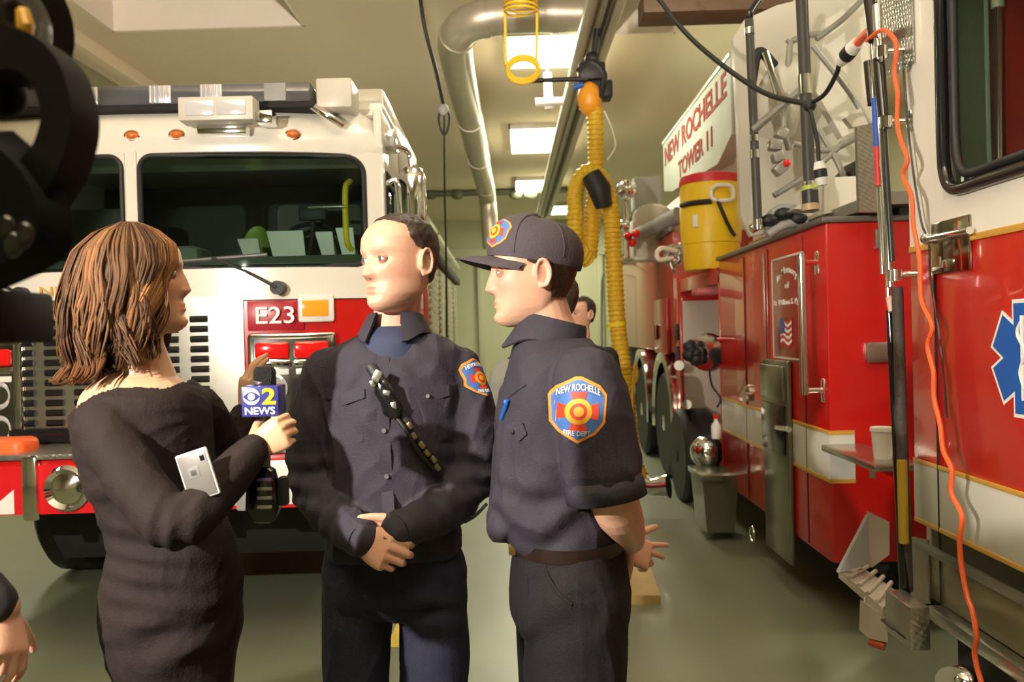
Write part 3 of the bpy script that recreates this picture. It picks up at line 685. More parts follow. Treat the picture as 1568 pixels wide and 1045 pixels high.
# pole grips below: black tube with cloth wrap, yellow cane
pole(1358, 395, 1361, 470, .009, CHROME, 'grab_rail')
pole(1362, 455, 1366, 478, .013, mat('pink_tape', (.7, .45, .40), .5), 'tape_band')
MB().cyl(PX(1362, 475, 1.42), PX(1386, 905, 1.42), .014, .02).build('pike_handle', GLOSSB, tw)
MB().cyl(PX(1374, 440, 1.43), PX(1389, 905, 1.43), .021, .022).build('axe_handle', mat('wrapped_grip', (.055, .045, .038), .7, bump=.5, bscale=60), tw)
MB().cyl(PX(1381, 705, 1.405), PX(1384, 832, 1.405), .018).build('yellow_sleeve', mat('dull_yellow', (.42, .28, .02), .5), tw)
# upper diamond plate at the cab corner + lower step box
side('corner_plate', [(1350, -15), (1398, -15), (1401, 95), (1368, 118), (1352, 118)], DIAM, th=.006, x=SX-.004)
vx = 1.40
sb = thing('step_box', 'diamond plate step box bolted under the cab corner, right of the pole feet', 'step', S(1400, 1000))
q = S(1356, 912, 1.36)
xl = P(1394, 965, 2.98).x; xr = P(1425, 960, 2.98).x; MB().box((xl, 2.98, P(1394, 998, 2.98).z), (xr, PX(1355, 945, xl).y, P(1394, 931, 2.98).z), .006).build('box', DIAM, sb)
for (py, px) in ((957, 1366), (970, 1384)): MB().box(PX(px, py, xl-.002)+V((-.002, -.012, -.012)), PX(px, py, 1.368)+V((.003, .012, .012)), .004).build('drain_hole', BLACK, sb)
side('kick_plate', [(1397, 822), (1423, 827), (1425, 925), (1397, 925)], DIAM, th=.006, x=SX-.006)
# --- body boxes
BY0 = S(1267, 500).y; BY1 = S(1103, 500).y; zt = 2.045
zb = S(1270, 860).z
mb = MB(); mb.box((SX, BY0, zb), (SX+2.3, BY1, zt), .012); mb.build('front_compartment', RED, tw, 'red compartment box behind the cab')
bx('compartment_cap', (SX-.02, BY0-.01, zt), (SX+2.3, BY1+.02, zt+.03), mat('weathered_cap', (.18, .17, .15), .4, metal=.6), tw, .008)
zz1 = S(1267, 650).z+.0; zz1 = S(1290, 668).z; z_b1 = S(1267, 662).z; z_b0 = S(1267, 735).z
yz('white_belt', BY0, BY1, z_b0, z_b1, BAND, th=.004)
MB().box((SX-.004, BY0-.004, z_b0), (SX+.12, BY0, z_b1)).build('white_belt', BAND, tw)
for z in (z_b0, z_b1):
    yz('gold_rule', BY0-.004, BY1, z-.010, z+.010, GOLD, th=.007); MB().box((SX-.007, BY0-.007, z-.01), (SX+.12, BY0-.001, z+.01)).build('gold_rule', GOLD, tw)
for px in (1141, 1178, 1232):
    y = S(px, 500).y; yz('door_seam', y-.006, y+.006, zb+.02, zt-.03, mat('seam_dark', (.10, .005, .005), .4), th=.005, bev=.001)
# memorial plaque
a0, a1 = S(1184, 395), S(1256, 545); py0, py1 = S(1256, 500).y, S(1186, 500).y; pz0, pz1 = S(1220, 552).z, S(1220, 388).z
py0 = S(1236, 500).y
pq = thing('memorial_plaque', 'red memorial sign with cream outline, lettering and small flag', 'sign', (SX-.01, (py0+py1)/2, pz0))
MB().box((SX-.009, py0, pz0), (SX-.004, py1, pz1), .002).build('board', mat('plaque_red', (.30, .012, .012), .3, coat=.3), pq)
mb = MB(); t_ = .012
for a, b in (((py0, pz0), (py1, pz0+t_)), ((py0, pz1-t_), (py1, pz1)), ((py0, pz0), (py0+t_, pz1)), ((py1-t_, pz0), (py1, pz1))): mb.box((SX-.012, *a), (SX-.008, *b), .001)
mb.build('border', OFFW, pq)
pc = (py0+py1)/2; pw = py1-py0; ph = pz1-pz0
text('lettering', 'In Memory', pw*.62, ph*.09, (SX-.012, pc, pz0+ph*.86), U, VV, WHT, pq, arch=.05, offset=.002)
text('lettering', 'of', pw*.13, ph*.06, (SX-.012, pc, pz0+ph*.72), U, VV, WHT, pq, offset=.002)
text('lettering', 'Lt. William S. Pget', pw*.86, ph*.07, (SX-.012, pc, pz0+ph*.55), U, VV, WHT, pq, offset=.002)
fy, fz = pc+.03, pz0+ph*.26
fl = MB(); FH, FW = ph*.26, pw*.36; FR = [mat('flag_red', (.5, .02, .03), .4), WHT, mat('flag_blue', (.04, .08, .28), .4)]
for k in range(9):
    fl.mi = k % 2; wob = []
    for i in range(9): wob.append(V((SX-.013, fy+FW/2-FW*i/8, fz+FH/2-FH*k/9+.012*math.sin(i*.9))))
    for i in range(8): fl.add([wob[i], wob[i+1], wob[i+1]-V((0, 0, FH/9)), wob[i]-V((0, 0, FH/9))], [(0, 1, 2, 3)])
fl.mi = 2; fl.add([V((SX-.0145, fy+FW/2, fz+FH/2)), V((SX-.0145, fy+FW*.1, fz+FH/2+.01)), V((SX-.0145, fy+FW*.1, fz)), V((SX-.0145, fy+FW/2, fz-.01))], [(0, 1, 2, 3)])
fl.build('flag', FR, pq, smooth=0)
# vertical chrome handrail in front of plaque
hr = thing('hand_rail', 'tall vertical chrome hand rail on the red compartment in front of the memorial sign', 'hand rail', S(1232, 600, 1.42))
hx = 1.40
p0, p1 = PX(1227, 390, hx), PX(1232, 605, hx)
MB().cyl(p0, p1, .021).build('rail', CHROME, hr)
for p, (fx, fy_) in ((p0+V((0, 0, -.04)), (1252, 395)), (p1+V((0, 0, .02)), (1262, 598))):
    b = S(fx, fy_); b.z = p.z; cy('standoff', p, b, .016, CHROME, hr); MB().box(b+V((-.012, -.02, -.06)), b+V((0, .02, .06)), .006).build('foot', CHROME, hr)
# olive steel fold-down step on the body
qy0, qy1 = S(1217, 700).y, S(1178, 700).y
st = thing('folding_step', 'tall grey-green steel fold-down step hanging on the red body below the hand rail', 'step', (SX-.03, (qy0+qy1)/2, S(1200, 850).z))
OLV = mat('olive_steel', (.22, .23, .16), .25, metal=.7)
MB().box((SX-.035, qy0, S(1200, 850).z), (SX-.007, qy1, S(1200, 552).z), .01).build('plate', OLV, st)
MB().box((SX-.055, qy0+.03, S(1200, 612).z), (SX-.033, qy1-.03, S(1200, 560).z), .008).build('hinge_cover', OLV, st)
MB().box((SX-.05, qy0+.04, S(1195, 690).z), (SX-.034, qy1-.02, S(1195, 618).z), .005).build('tread', GLOSSB, st)
MB().cyl(S(1190, 655, SX-.06), S(1208, 658, SX-.06), .016).build('latch', CHROME, st)
# round recessed latch
MB().lathe([(.055, 0), (.055, .014), (.04, .018), (.03, .008), (.001, .008)], S(1148, 602), (-1, 0, 0), 24).build('round_latch', STEEL, tw)
cy('latch_lever', S(1144, 602, SX-.02), S(1152, 602, SX-.02), .010, CHROME, tw)
bx('hinge_strip', (SX-.012, S(1173, 500).y-.012, 1.35), (SX-.003, S(1173, 500).y+.012, zt-.05), STEEL, tw, .003)
# bracket blocks on the box's front face
fy_ = BY0
bb = P(1322, 540, fy_); bx('door_bracket', (bb.x, fy_-.05, bb.z-.05), (bb.x+.12, fy_, bb.z+.05), STEEL, tw, .008)
bx('hinge_plate', (P(1337, 365, fy_).x, fy_-.03, P(1337, 382, fy_).z), (P(1350, 365, fy_).x, fy_, P(1337, 352, fy_).z), STEEL, tw, .006)
# small shelf with white cup
shz = P(1330, 700, 3.75); sh = thing('grab_shelf', 'short worn metal ledge with rounded end beside the white cup', 'shelf', (shz.x, 3.8, shz.z-.03))
MB().box((P(1303, 700, 3.8).x, 3.55, shz.z-.035), (P(1375, 700, 3.8).x, BY0-.005, shz.z), .012).build('ledge', STEEL, sh)
MB().cyl(V((P(1310, 700, 3.8).x, 3.62, shz.z-.07)), V((P(1310, 700, 3.8).x, 3.62, shz.z-.02)), .012).build('bolt', STEEL, sh)
cu_ = V((P(1352, 700, 3.70).x, 3.70, shz.z)); cup = thing('white_cup', 'white cup with flared rim standing on the metal ledge beside the pole', 'cup', cu_)
MB().lathe([(.001, 0), (.036, 0), (.038, .02), (.046, .115), (.052, .12), (.050, .135), (.044, .13), (.034, .02), (.001, .02)], cu_, (0, 0, 1), 28).build('cup', WHT, cup)
# lower folding steps and pale panels between cab and body
pz_ = [(1345, 785, 3.72), (1300, 862, 3.75), (1290, 885, 3.75), (1338, 862, 3.72)]
ls = thing('access_step', 'pale metal access step with ridged tread between the cab and the red body', 'step', P(1330, 960, 3.6))
cream = mat('worn_cream_metal', (.50, .43, .36), .45, metal=.3, var=.15)
MB().prism([P(1332, 785, 3.78), P(1362, 800, 3.7), P(1362, 850, 3.7), P(1335, 870, 3.78)], (0, .03, 0)).build('upper_cheek', cream, ls)
MB().prism([P(1330, 790, 3.8), P(1284, 878, 3.8), P(1345, 860, 3.8)], (0, .03, 0)).build('side_cheek', GREYP, ls)
MB().loft([[P(1284, 872, 3.85), P(1352, 932, 3.45), P(1352, 945, 3.45), P(1284, 885, 3.85)], [P(1310, 862, 4.0), P(1372, 905, 3.6), P(1372, 918, 3.6), P(1310, 875, 4.0)]]).build('tread_plate', cream, ls)
for k in range(5):
    f = k/5+.08; a = P(1284, 872, 3.85).lerp(P(1352, 932, 3.45), f); b = P(1315, 858, 4.0).lerp(P(1372, 900, 3.6), f); MB().tube([a+V((0, 0, .006)), b+V((0, 0, .006))], .010, 8).build('tread_rib', cream, ls)
MB().prism([P(1332, 930, 3.5), P(1358, 945, 3.45), P(1360, 985, 3.45), P(1330, 978, 3.5)], (0.0, .10, 0)).build('lower_post', cream, ls)
MB().cyl(P(1332, 982, 3.52), P(1355, 990, 3.48), .02).build('reflector', mat('orange_lens', (.45, .07, .02), .3), ls)
MB().cyl(P(1326, 912, 3.6), P(1321, 932, 3.6), .004).build('hook_pin', WHT, ls)
# small chrome thing low right
lw = thing('chrome_siren', 'small chrome siren low beside the cab step, cut by the frame bottom', 'siren', S(1480, 1040))
MB().ball(S(1478, 1040, 1.42), .05, sc=(1, 1.2, .8)).build('dome', CHROME, lw); MB().lathe([(.02, 0), (.03, .03), (.05, .05), (.052, .06)], S(1462, 1045, 1.4), (-.4, -.6, .2), 20).build('horn', CHROME, lw)
# spiral orange cable, grey cable
oc_pts = [(1326, 62), (1352, 46), (1368, 60), (1374, 82), (1368, 110), (1376, 145), (1372, 185), (1381, 215), (1388, 245), (1384, 270), (1394, 300), (1400, 345), (1402, 370), (1410, 400), (1408, 440), (1414, 465), (1426, 500), (1422, 530), (1428, 570), (1432, 610), (1438, 650), (1446, 690), (1456, 720), (1458, 755), (1470, 785), (1474, 805), (1468, 830), (1474, 870), (1480, 915), (1490, 935), (1494, 975), (1494, 1005), (1505, 1060)]
oo = MB().tube(smooth_path([PX(a+((-1)**i)*1.5, b, 1.40-.0*i) for i, (a, b) in enumerate(oc_pts)], 6), .0085, 8).build('extension_cable', ORG)
tag(oo, 'orange coiled power cord wriggling down the side of the right cab', 'cord')
gc = MB().tube(smooth_path([PX(a, b, 1.47) for a, b in ((1382, 80), (1384, 120), (1388, 160), (1392, 210), (1398, 260), (1404, 300), (1412, 345), (1422, 370), (1424, 420), (1430, 460), (1438, 510), (1446, 590), (1450, 640))], 6), .004, 6).build('hanging_cable', mat('grey_cord', (.06, .06, .06), .5))
tag(gc, 'thin dark cord hanging just right of the orange coiled cord', 'cord')
# --- black overhead cable with two plugs
oh = thing('shore_power_cable', 'black overhead power cable sagging to an orange and white plug', 'cable', P(1240, 310, 4.0))
ct_ = P(995, -20, 5.2)
tb('cable', [ct_, P(1045, 45, 5.0), P(1100, 95, 4.8), P(1170, 142, 4.5), P(1238, 160, 4.15)], .014, BLACK, oh)
tb('branch_cable', [P(1238, 160, 4.15), P(1262, 145, 4.0), P(1280, 115, 3.85), P(1286, 95, 3.75)], .011, BLACK, oh)
tb('drop_cable', [P(1240, 165, 4.12), P(1246, 190, 4.1), P(1252, 220, 4.1), P(1254, 250, 4.1)], .010, BLACK, oh)
def plug(a, b, r, par):
    a, b = V(a), V(b); MB().tube([a, a.lerp(b, .32)], [r*.75, r], 16).build('plug_cap', WHT, par); MB().tube([a.lerp(b, .32), a.lerp(b, .68)], r*1.02, 16).build('plug_body', BLACK, par); MB().tube([a.lerp(b, .68), b], [r, r*.8], 16).build('plug_cap', WHT, par)
plug(P(1287, 95, 3.75), P(1313, 66, 3.62), .032, oh); plug(P(1254, 248, 4.1), P(1259, 284, 4.1), .030, oh)
tb('orange_lead', [P(1313, 66, 3.62), P(1326, 52, 3.5), P(1334, 45, 3.4)], .018, ORG, oh)
MB().ball(P(1240, 162, 4.13), .03).build('cable_tie', BLACK, oh)
# ================================================================ upper works of the tower truck
dk = mat('deck_aluminium', (.34, .32, .27), .4, metal=.6, var=.12)
DX = 1.72; dy0 = PX(1345, 330, DX).y; dy1 = PX(1146, 375, DX).y; dz = 2.115
MB().prism([V((DX, dy0, dz)), V((DX+1.9, dy0, dz)), V((DX+1.9, dy1+.2, dz)), V((DX+.2, dy1+.2, dz)), V((DX, dy1, dz))], (0, 0, .06)).build('turntable_deck', dk, tw)
bx('turntable_base', (DX+.15, dy0+.1, zt+.02), (DX+1.8, dy1+.1, dz), BLACK, tw)
# white platform bucket standing on the deck (polygonal shell)
bk = thing('ladder_platform', 'white folded ladder platform bucket standing on the tower truck deck', 'ladder platform', (2.6, 5.2, dz+.06))
def pris(name, pts, Y, d, m=OFFW, label=None): return MB().prism([P(a, b, Y) for a, b in pts], (0, d, 0)).build(name, m, bk, label)
pris('rear_panel', [(1122, 60), (1140, 30), (1190, 8), (1345, -30), (1352, 332), (1290, 335), (1150, 362), (1134, 330), (1130, 190)], 5.9, .06)
pris('side_panel', [(1178, 130), (1225, 100), (1345, 180), (1345, 322), (1200, 345), (1150, 352), (1165, 200)], 5.5, .08)
pris('front_gusset', [(1265, 30), (1345, -20), (1345, 185), (1290, 210), (1250, 140)], 5.2, .08, WHITE)
pris('lower_box', [(1262, 272), (1310, 270), (1322, 318), (1262, 328)], 4.7, .5, WHITE)
pris('dark_gap', [(1302, 262), (1322, 240), (1330, 318), (1314, 320)], 5.0, .3, BLACK)
# curved nozzle cowl
mb = MB(); mb.tube(smooth_path([P(1185, 200, 5.3), P(1190, 160, 5.2), P(1202, 125, 5.15), P(1215, 100, 5.2)]), [.13, .15, .13, .10], 20); mb.build('monitor_cowl', OFFW, bk)
tb('cowl_trim', [P(1150, 130, 5.1), P(1162, 80, 5.1), P(1190, 105, 5.1), P(1215, 118, 5.1), P(1235, 150, 5.1)], .03, BLACK, bk)
rl = mat('grey_rail', (.33, .32, .29), .4, metal=.4)
for i, pth_ in enumerate(([(1250, 60), (1290, 30), (1320, 0)], [(1245, 70), (1300, 140), (1330, 190)], [(1255, 200), (1290, 265), (1305, 330)], [(1215, 220), (1270, 230), (1330, 200)], [(1210, 60), (1205, 120), (1200, 190), (1208, 230)], [(1205, 66), (1235, 55), (1260, 52)], [(1185, 300), (1240, 265), (1290, 220)])):
    tb('frame_tube', [P(a, b, 5.05) for a, b in pth_], .018, rl, bk, sm=6)
MB().cyl(P(1172, 80, 5.0), P(1200, 170, 5.0), .022).build('chrome_strut', CHROME, bk)
for k in range(4):
    kq = P(1192+5*math.cos(k*2.3), 205+18*k, 4.95); MB().box(kq-V((.035+.01*(k % 2), .04, .03)), kq+V((.03, .04, .032)), .012, rot=Matrix.Rotation(.5-k*.4, 3, 'Y')).build('control_cluster', mat('cluster_grey', (.35, .33, .30), .4, metal=.3), bk)
MB().ball(P(1205, 250, 4.9), .022).build('red_button', REDL, bk)
# pipework over deck
for i, pth_ in enumerate(([(1150, 352), (1180, 335), (1230, 330), (1250, 325)], [(1165, 345), (1195, 320), (1220, 322)], [(1175, 360), (1200, 345), (1235, 338)])):
    tb('deck_hose', [P(a, b, 5.0-.1*i) for a, b in pth_], .028, GREYP if i else STEEL, bk)
for px, py in ((1178, 338), (1200, 328), (1222, 336)): MB().ball(P(px, py, 4.8), .045, sc=(1.2, 1, .8)).build('valve_body', BLACK, bk)
# dark stanchions with chrome collars
def stan(label, a, b, Y, r, cols):
    t = thing('stanchion', label, 'post', P(b[0], b[1], Y)); cy('post', P(*a, Y), P(*b, Y), r, mat('charcoal_post', (.05, .045, .042), .45), t)
    for f0, f1 in cols: cy('collar', P(a[0]+(b[0]-a[0])*f0, a[1]+(b[1]-a[1])*f0, Y), P(a[0]+(b[0]-a[0])*f1, a[1]+(b[1]-a[1])*f1, Y), r*1.15, CHROME, t)
    return t
s1 = stan('thin charcoal upright post left of the white platform, with chrome collars', (1147, 30), (1161, 352), 4.75, .024, ((.04, .07), (.55, .58), (.62, .66), (.95, 1.0)))
tb('top_bend', [P(1147, 32, 4.75), P(1150, 18, 4.75), P(1166, -6, 4.8)], .02, GLOSSB, s1)
s2 = stan('thicker charcoal upright post in front of the white platform, with taped foot', (1227, -15), (1241, 318), 4.45, .031, ((.39, .48), (.88, .93)))
tb('diagonal_brace', [P(1155, 198, 4.72), P(1236, 130, 4.48)], .022, ALU, s1, sm=0)
for k, (a, b, m_) in enumerate(((284, 290, 'tape_lime'), (292, 312, 'cuff_black'), (312, 322, 'cuff_brass'))):
    cy('foot_sleeve', P(1240, a, 4.44), P(1241, b, 4.44), .042, mat(m_, {'tape_lime': (.5, .6, .1), 'cuff_black': (.03, .03, .03), 'cuff_brass': (.5, .35, .2)}[m_], .4), s2)
MB().prism([P(1215, 320, 4.5), P(1232, 310, 4.5), P(1256, 310, 4.5), P(1256, 322, 4.5)], (0, .12, 0)).build('base_shoe', OFFW, s2)
# perforated plate right of bucket
pp = MB().prism([P(1312, 195, 4.0), P(1345, 185, 4.0), P(1347, 325, 4.0), P(1316, 325, 4.0)], (0, .03, 0)).build('tread_panel', DIAM, tw)
pris('fold_flap', [(1294, 180), (1318, 165), (1330, 190), (1305, 195)], 4.6, .05)
# boom with the name sign
BX = 1.9
n0 = PX(1118, 95, BX); n1 = PX(1015, 212, BX); ztop = (n0.z+n1.z)/2
bmx = thing('ladder_boom', 'long white ladder boom lettered with the city name above the yellow cooler', 'ladder boom', (2.4, 9, 3.2))
yb0, yb1 = n0.y, n1.y
SGN = mat('sign_white', (.52, .55, .46), .6, spec=.25)
MB().prism([V((BX, yb0, ztop)), V((BX, yb1, ztop)), V((BX, yb1, ztop-.62)), V((BX, yb1-.6, ztop-.72)), V((BX, yb0+.55, ztop-.86)), V((BX, yb0, ztop-.70))], (1.0, 0, 0)).build('sign_panel', SGN, bmx)
bx('boom_end', (BX+.02, yb0-.05, ztop-.68), (BX+1.0, yb0-.001, ztop+.12), mat('perforated_end', (.40, .39, .34), .4, metal=.5, bump=.8, bscale=90), bmx)
bx('boom_beam', (BX+.15, yb0-.8, ztop-.95), (BX+.85, yb1+2.5, ztop-.72), OFFW, bmx)
LR = mat('sign_red', (.34, .04, .03), .7, spec=.2)
mid = (yb0+yb1)/2; Ls = yb1-yb0
text('lettering', 'NEW ROCHELLE', Ls*.92, .24, (BX-.006, mid, ztop-.21), U, VV, LR, bmx, offset=.022)
text('lettering', 'TOWER 11', Ls*.50, .20, (BX-.006, mid-.15, ztop-.55), U, VV, LR, bmx, offset=.022)
bx('edge_trim', (BX-.012, yb0, ztop-.02), (BX, yb1, ztop+.02), ALU, bmx)
# support under the boom end (dark bracket on ceiling side)
bx('boom_rest', (BX+.2, yb1-.5, 2.5), (BX+.5, yb1-.2, ztop-.72), OFFW, bmx)
bx('boom_foot', (BX+.3, yb0+.2, zt+.03), (BX+.7, yb0+.5, ztop-.9), OFFW, bmx)
wd = thing('wood_crate', 'brown wooden rack corner above the tower truck at the top edge', 'rack', P(1100, 3, 6.2))
bx('plank', P(985, -14, 6.2), P(1215, 12, 6.2)+V((0, .3, 0)), mat('dark_brown_wood', (.10, .055, .025), .6, var=.4), wd)
for px in (1010, 1190): q = P(px, -5, 6.3); bx('hanger', (q.x-.02, q.y-.02, q.z), (q.x+.02, q.y+.02, CEIL), ALU, wd)
# --- open compartment and low bodies
OY0, OY1 = BY1+.02, S(1044, 600).y
mb = MB(); xin = SX+.62
for a, b in (((SX, OY0, .50), (SX+2.3, OY0+.03, 2.0)), ((SX, OY1-.03, .5), (SX+2.3, OY1, 2.0)), ((SX+.0, OY0, 1.88), (SX+2.3, OY1, 2.0)), ((xin, OY0, .5), (xin+.04, OY1, 1.9)), ((SX, OY0, .46), (SX+2.3, OY1, .5))): mb.box(a, b, .004)
mb.build('pump_panel_frame', RED, tw)
bx('compartment_back', (xin-.01, OY0+.03, .5), (xin, OY1-.03, 1.88), mat('compartment_white', (.60, .56, .50), .35), tw)
bx('compartment_end', (SX+.02, OY1-.04, .5), (xin, OY1-.03, 1.8), mat('compartment_white', (.60, .56, .50), .35), tw)
bx('post_red', (SX-.005, OY1-.02, .5), (SX+.08, OY1+.25, 2.03), RED, tw)
pk = thing('pink_bundle', 'small folded pink cloth on top of the open compartment below the yellow cooler', 'cloth', P(1080, 452, 7.2)); q = P(1080, 447, 6.95)
MB().box(q+V((-.10, -.1, -.03)), q+V((.1, .1, .03)), .025, seg=3).build('cloth', mat('pink_cloth', (.65, .18, .18), .8), pk)
rr_ = thing('cable_reel', 'chrome and black cable reel hanging in the open compartment', 'cable reel', P(1085, 570, 6.6))
rc = P(1085, 540, 6.55)
MB().lathe([(.05, -.06), (.14, -.05), (.15, 0), (.14, .05), (.05, .06)], rc, (-.6, -.8, 0), 28).build('drum', CHROME, rr_)
for k in range(5): MB().ball(rc+V((-.14+.03*math.cos(k*2), -.06, .05*math.sin(k*1.7))), .055).build('hub_knob', BLACK, rr_)
tb('loose_cord', [rc+V((-.02, -.1, -.12)), P(1090, 590, 6.5), P(1103, 610, 6.45), P(1098, 625, 6.45)], .008, BLACK, rr_)
rd = thing('relief_valve', 'chrome dome valve with black rim at the compartment bottom', 'valve', P(1090, 710, 6.5)); q = P(1082, 692, 6.6)
MB().lathe([(.11, 0), (.12, .04), (.10, .08), (.05, .11), (.001, .12)], q, (-.8, -.6, 0), 28).build('dome', CHROME, rd); MB().lathe([(.125, -.05), (.13, .02), (.11, .03)], q, (-.8, -.6, 0), 28).build('rim', BLACK, rd)
bt = thing('spray_bottle', 'white bottle with red cap on a shelf in the open compartment', 'bottle', P(1097, 675, 6.4)); q = P(1097, 672, 6.4)
MB().lathe([(.035, 0), (.037, .1), (.015, .13), (.015, .15)], q, (0, 0, 1)).build('bottle', WHT, bt); MB().lathe([(.02, .15), (.02, .18)], q, (0, 0, 1)).build('cap', REDL, bt)
bx('shelf', (SX+.05, OY0+.03, P(1097, 674, 6.4).z-.03), (xin, OY0+.42, P(1097, 674, 6.4).z-.002), ALU, tw)
for py in (505, 545): bx('intake_panel', (SX-.02, OY1+.03, P(1040, py+20, 7).z), (SX-.005, OY1+.2, P(1040, py-10, 7).z), BLACK, tw, .004)
cy('discharge_cap', S(1040, 560, SX-.1), S(1040, 560, SX-.01), .045, STEEL, tw); cy('discharge_cap', S(1052, 620, SX-.1), S(1052, 620, SX-.01), .04, STEEL, tw)
# rear body
RY0, RY1, rz = S(1030, 400).y, S(952, 400).y, 2.50
mb = MB(); mb.box((SX, RY0, 1.30), (SX+2.3, RY1, rz), .012); mb.build('rear_body', mat('rear_red', (.42, .035, .018), .25, coat=.5), tw, 'tall red rear body')
bx('rear_rail', (SX-.03, RY0, rz), (SX+.03, RY1, rz+.05), mat('weathered_cap', (.2, .2, .2)), tw)
bx('rear_lower', (SX+.1, RY0, .45), (SX+2.3, RY1+1.0, 1.3), DARK, tw)
for py_ in (480, ): bx('rear_locker', (SX-.04, RY0+.2, S(1010, 540).z), (SX, RY0+1.0, S(1010, 460).z), mat('locker_red', (.38, .01, .01), .3, coat=.4), tw)
cy('locker_handle', S(1004, 498, SX-.06), S(1004, 520, SX-.06), .02, CHROME, tw)
tb('rear_grab_rail', [S(925, 420, SX-.05), S(922, 440, SX-.08), S(922, 530, SX-.08), S(926, 545, SX-.05)], .025, CHROME, tw)
for y in (S(1022, 640).y, S(988, 640).y):
    wheel(tw, (SX+.12, y, .55), .55, .32, -1)
    arc = []; mb = MB(); R1 = .68
    rings = []
    for a in np.linspace(-.15, PI+.15, 33):
        c_, s_ = math.cos(a), math.sin(a); y_, z_ = y+R1*c_, .56+R1*s_*1.08
        rings.append([V((SX-.06, y_, z_)), V((SX+.3, y_, z_)), V((SX+.3, y_-.03*c_, z_-.03*s_)), V((SX-.04, y_-.10*c_, z_-.10*s_)), V((SX-.07, y_-.07*c_, z_-.07*s_))])
    mb.loft(rings).build('fender', CHROME, tw)
# nearer black outrigger wheel + grey bin
ow = S(1052, 765, SX-.1)
fw = wheel(tw, (SX+.02, ow.y+.25, .40), .42, .30, -1, DARK)
bn = thing('grey_bin', 'grey-green metal bin under the open compartment behind the folding doors', 'bin', P(1092, 805, 6.2))
a, b = P(1072, 812, 6.2), P(1118, 725, 6.2)
mb = MB(); mb.loft([[V((a.x+.03, 6.1, a.z)), V((b.x, 6.1, a.z)), V((b.x, 6.5, a.z)), V((a.x+.03, 6.5, a.z))], [V((a.x, 6.08, b.z)), V((b.x+.03, 6.08, b.z)), V((b.x+.03, 6.52, b.z)), V((a.x, 6.52, b.z))]]); mb.build('bin_body', OLV, bn)
bx('rim', (a.x-.015, 6.06, b.z-.03), (b.x+.04, 6.54, b.z+.01), OLV, bn)
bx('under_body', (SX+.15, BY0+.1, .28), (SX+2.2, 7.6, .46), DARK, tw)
ring = [S(1152, 818)+V((0, .05*math.cos(t), .05*math.sin(t))) for t in np.linspace(0, 2*PI, 25)]; MB().tube(ring, .008, 8).build('tie_ring', CHROME, tw)
# yellow cooler
cc = P(1090, 414, 6.9); cc.z = max(cc.z, 2.0)
cl = thing('drink_cooler', 'large yellow barrel drink cooler with red lid strapped on the tower truck', 'cooler', cc)
r = .245; H = P(1090, 284, 6.9).z-cc.z
prof = [(.001, 0), (r*.86, 0), (r*.90, .03), (r*.93, H*.30), (r*.96, H*.31), (r*1.0, H*.5), (r*1.0, H*.72), (r*.985, H*.73), (r*.985, H*.93), (r*.97, H)]
MB().lathe(prof+[(.001, H)], cc, (0, 0, 1), 40).build('barrel', YELC, cl)
MB().lathe([(r*1.0, H), (r*1.01, H+.02), (r*.97, H+.065), (r*.7, H+.085), (.001, H+.09)], cc, (0, 0, 1), 40).build('lid', mat('cooler_red', (.62, .02, .03), .4), cl)
def onc(a, z, rr=1.02): return cc+V((r*rr*math.cos(a), r*rr*math.sin(a), z))
MB().tube([onc(a, H*.76) for a in np.linspace(-2.9, -1.75, 12)], .022, 8, flat=1).build('strap', BLACK, cl)
tb('handle', [onc(-1.75, H*.88, 1.05), onc(-1.6, H*.93, 1.16), onc(-1.2, H*.92, 1.16), onc(-1.1, H*.80, 1.12), onc(-1.3, H*.76, 1.16), onc(-1.7, H*.78, 1.08), onc(-1.75, H*.88, 1.05)], .016, WHT, cl)
tb('hook_cord', [onc(-1.6, H*.78, 1.1), onc(-1.35, H*.55, 1.08), onc(-1.15, H*.42, 1.06), onc(-1.05, H*.36, 1.1)], .014, BLACK, cl)
MB().box(onc(-2.3, H*.55, 1.0)+V((-.02, -.02, -.05)), onc(-2.3, H*.55, 1.0)+V((.02, .01, .05)), .004).build('spigot_label', WHT, cl)
# coiled wire bundle, fittings and rear roof equipment
cw = thing('wire_coil', 'tangled silver wire coil hanging left of the yellow cooler', 'wire', P(1035, 425, 7.3))
for k in range(9):
    cq = P(1036+random.uniform(-10, 8), 400+random.uniform(-16, 14), 7.25); n_ = V((random.uniform(-1, 1), random.uniform(-1, 0), random.uniform(-.5, .5))).normalized(); a_, b_ = frame_of(n_)
    MB().tube([cq+(a_*math.cos(t)+b_*math.sin(t))*random.uniform(.06, .09) for t in np.linspace(0, 2*PI, 20)], .009, 6).build('wire_loop', ALU, cw)
tb('white_handle', [P(1030, 395, 7.2), P(1010, 398, 7.15), P(1006, 388, 7.15), P(1015, 380, 7.15), P(1036, 385, 7.2)], .02, WHT, cw)
re_ = thing('roof_equipment', 'grey deck gun and boxes on the far red body below the boom sign', 'deck equipment', P(995, 370, 9))
bx('control_box', P(972, 320, 9.2), P(1012, 270, 9.2)+V((0, .3, 0)), mat('box_grey', (.42, .44, .42), .4), re_)
MB().ball(P(960, 290, 9.0), .11).build('lamp_head', CHROME, re_); MB().ball(P(955, 345, 9.0), .07).build('lamp_head', CHROME, re_); MB().ball(P(1000, 335, 9.0), .2, sc=(1.1, .7, .8)).build('gun_body', OFFW, re_)
MB().cyl(P(975, 360, 9.0), P(1040, 330, 8.6), .07, .09).build('gun_barrel', GREYP, re_)
bx('mount', P(970, 395, 9.2), P(1030, 335, 9.2)+V((0, .3, 0)), OFFW, re_)
for k, (px, py) in enumerate(((968, 372), (974, 358), (962, 362))): MB().ball(P(px, py, 8.9), .045).build('red_fitting', REDL, re_)
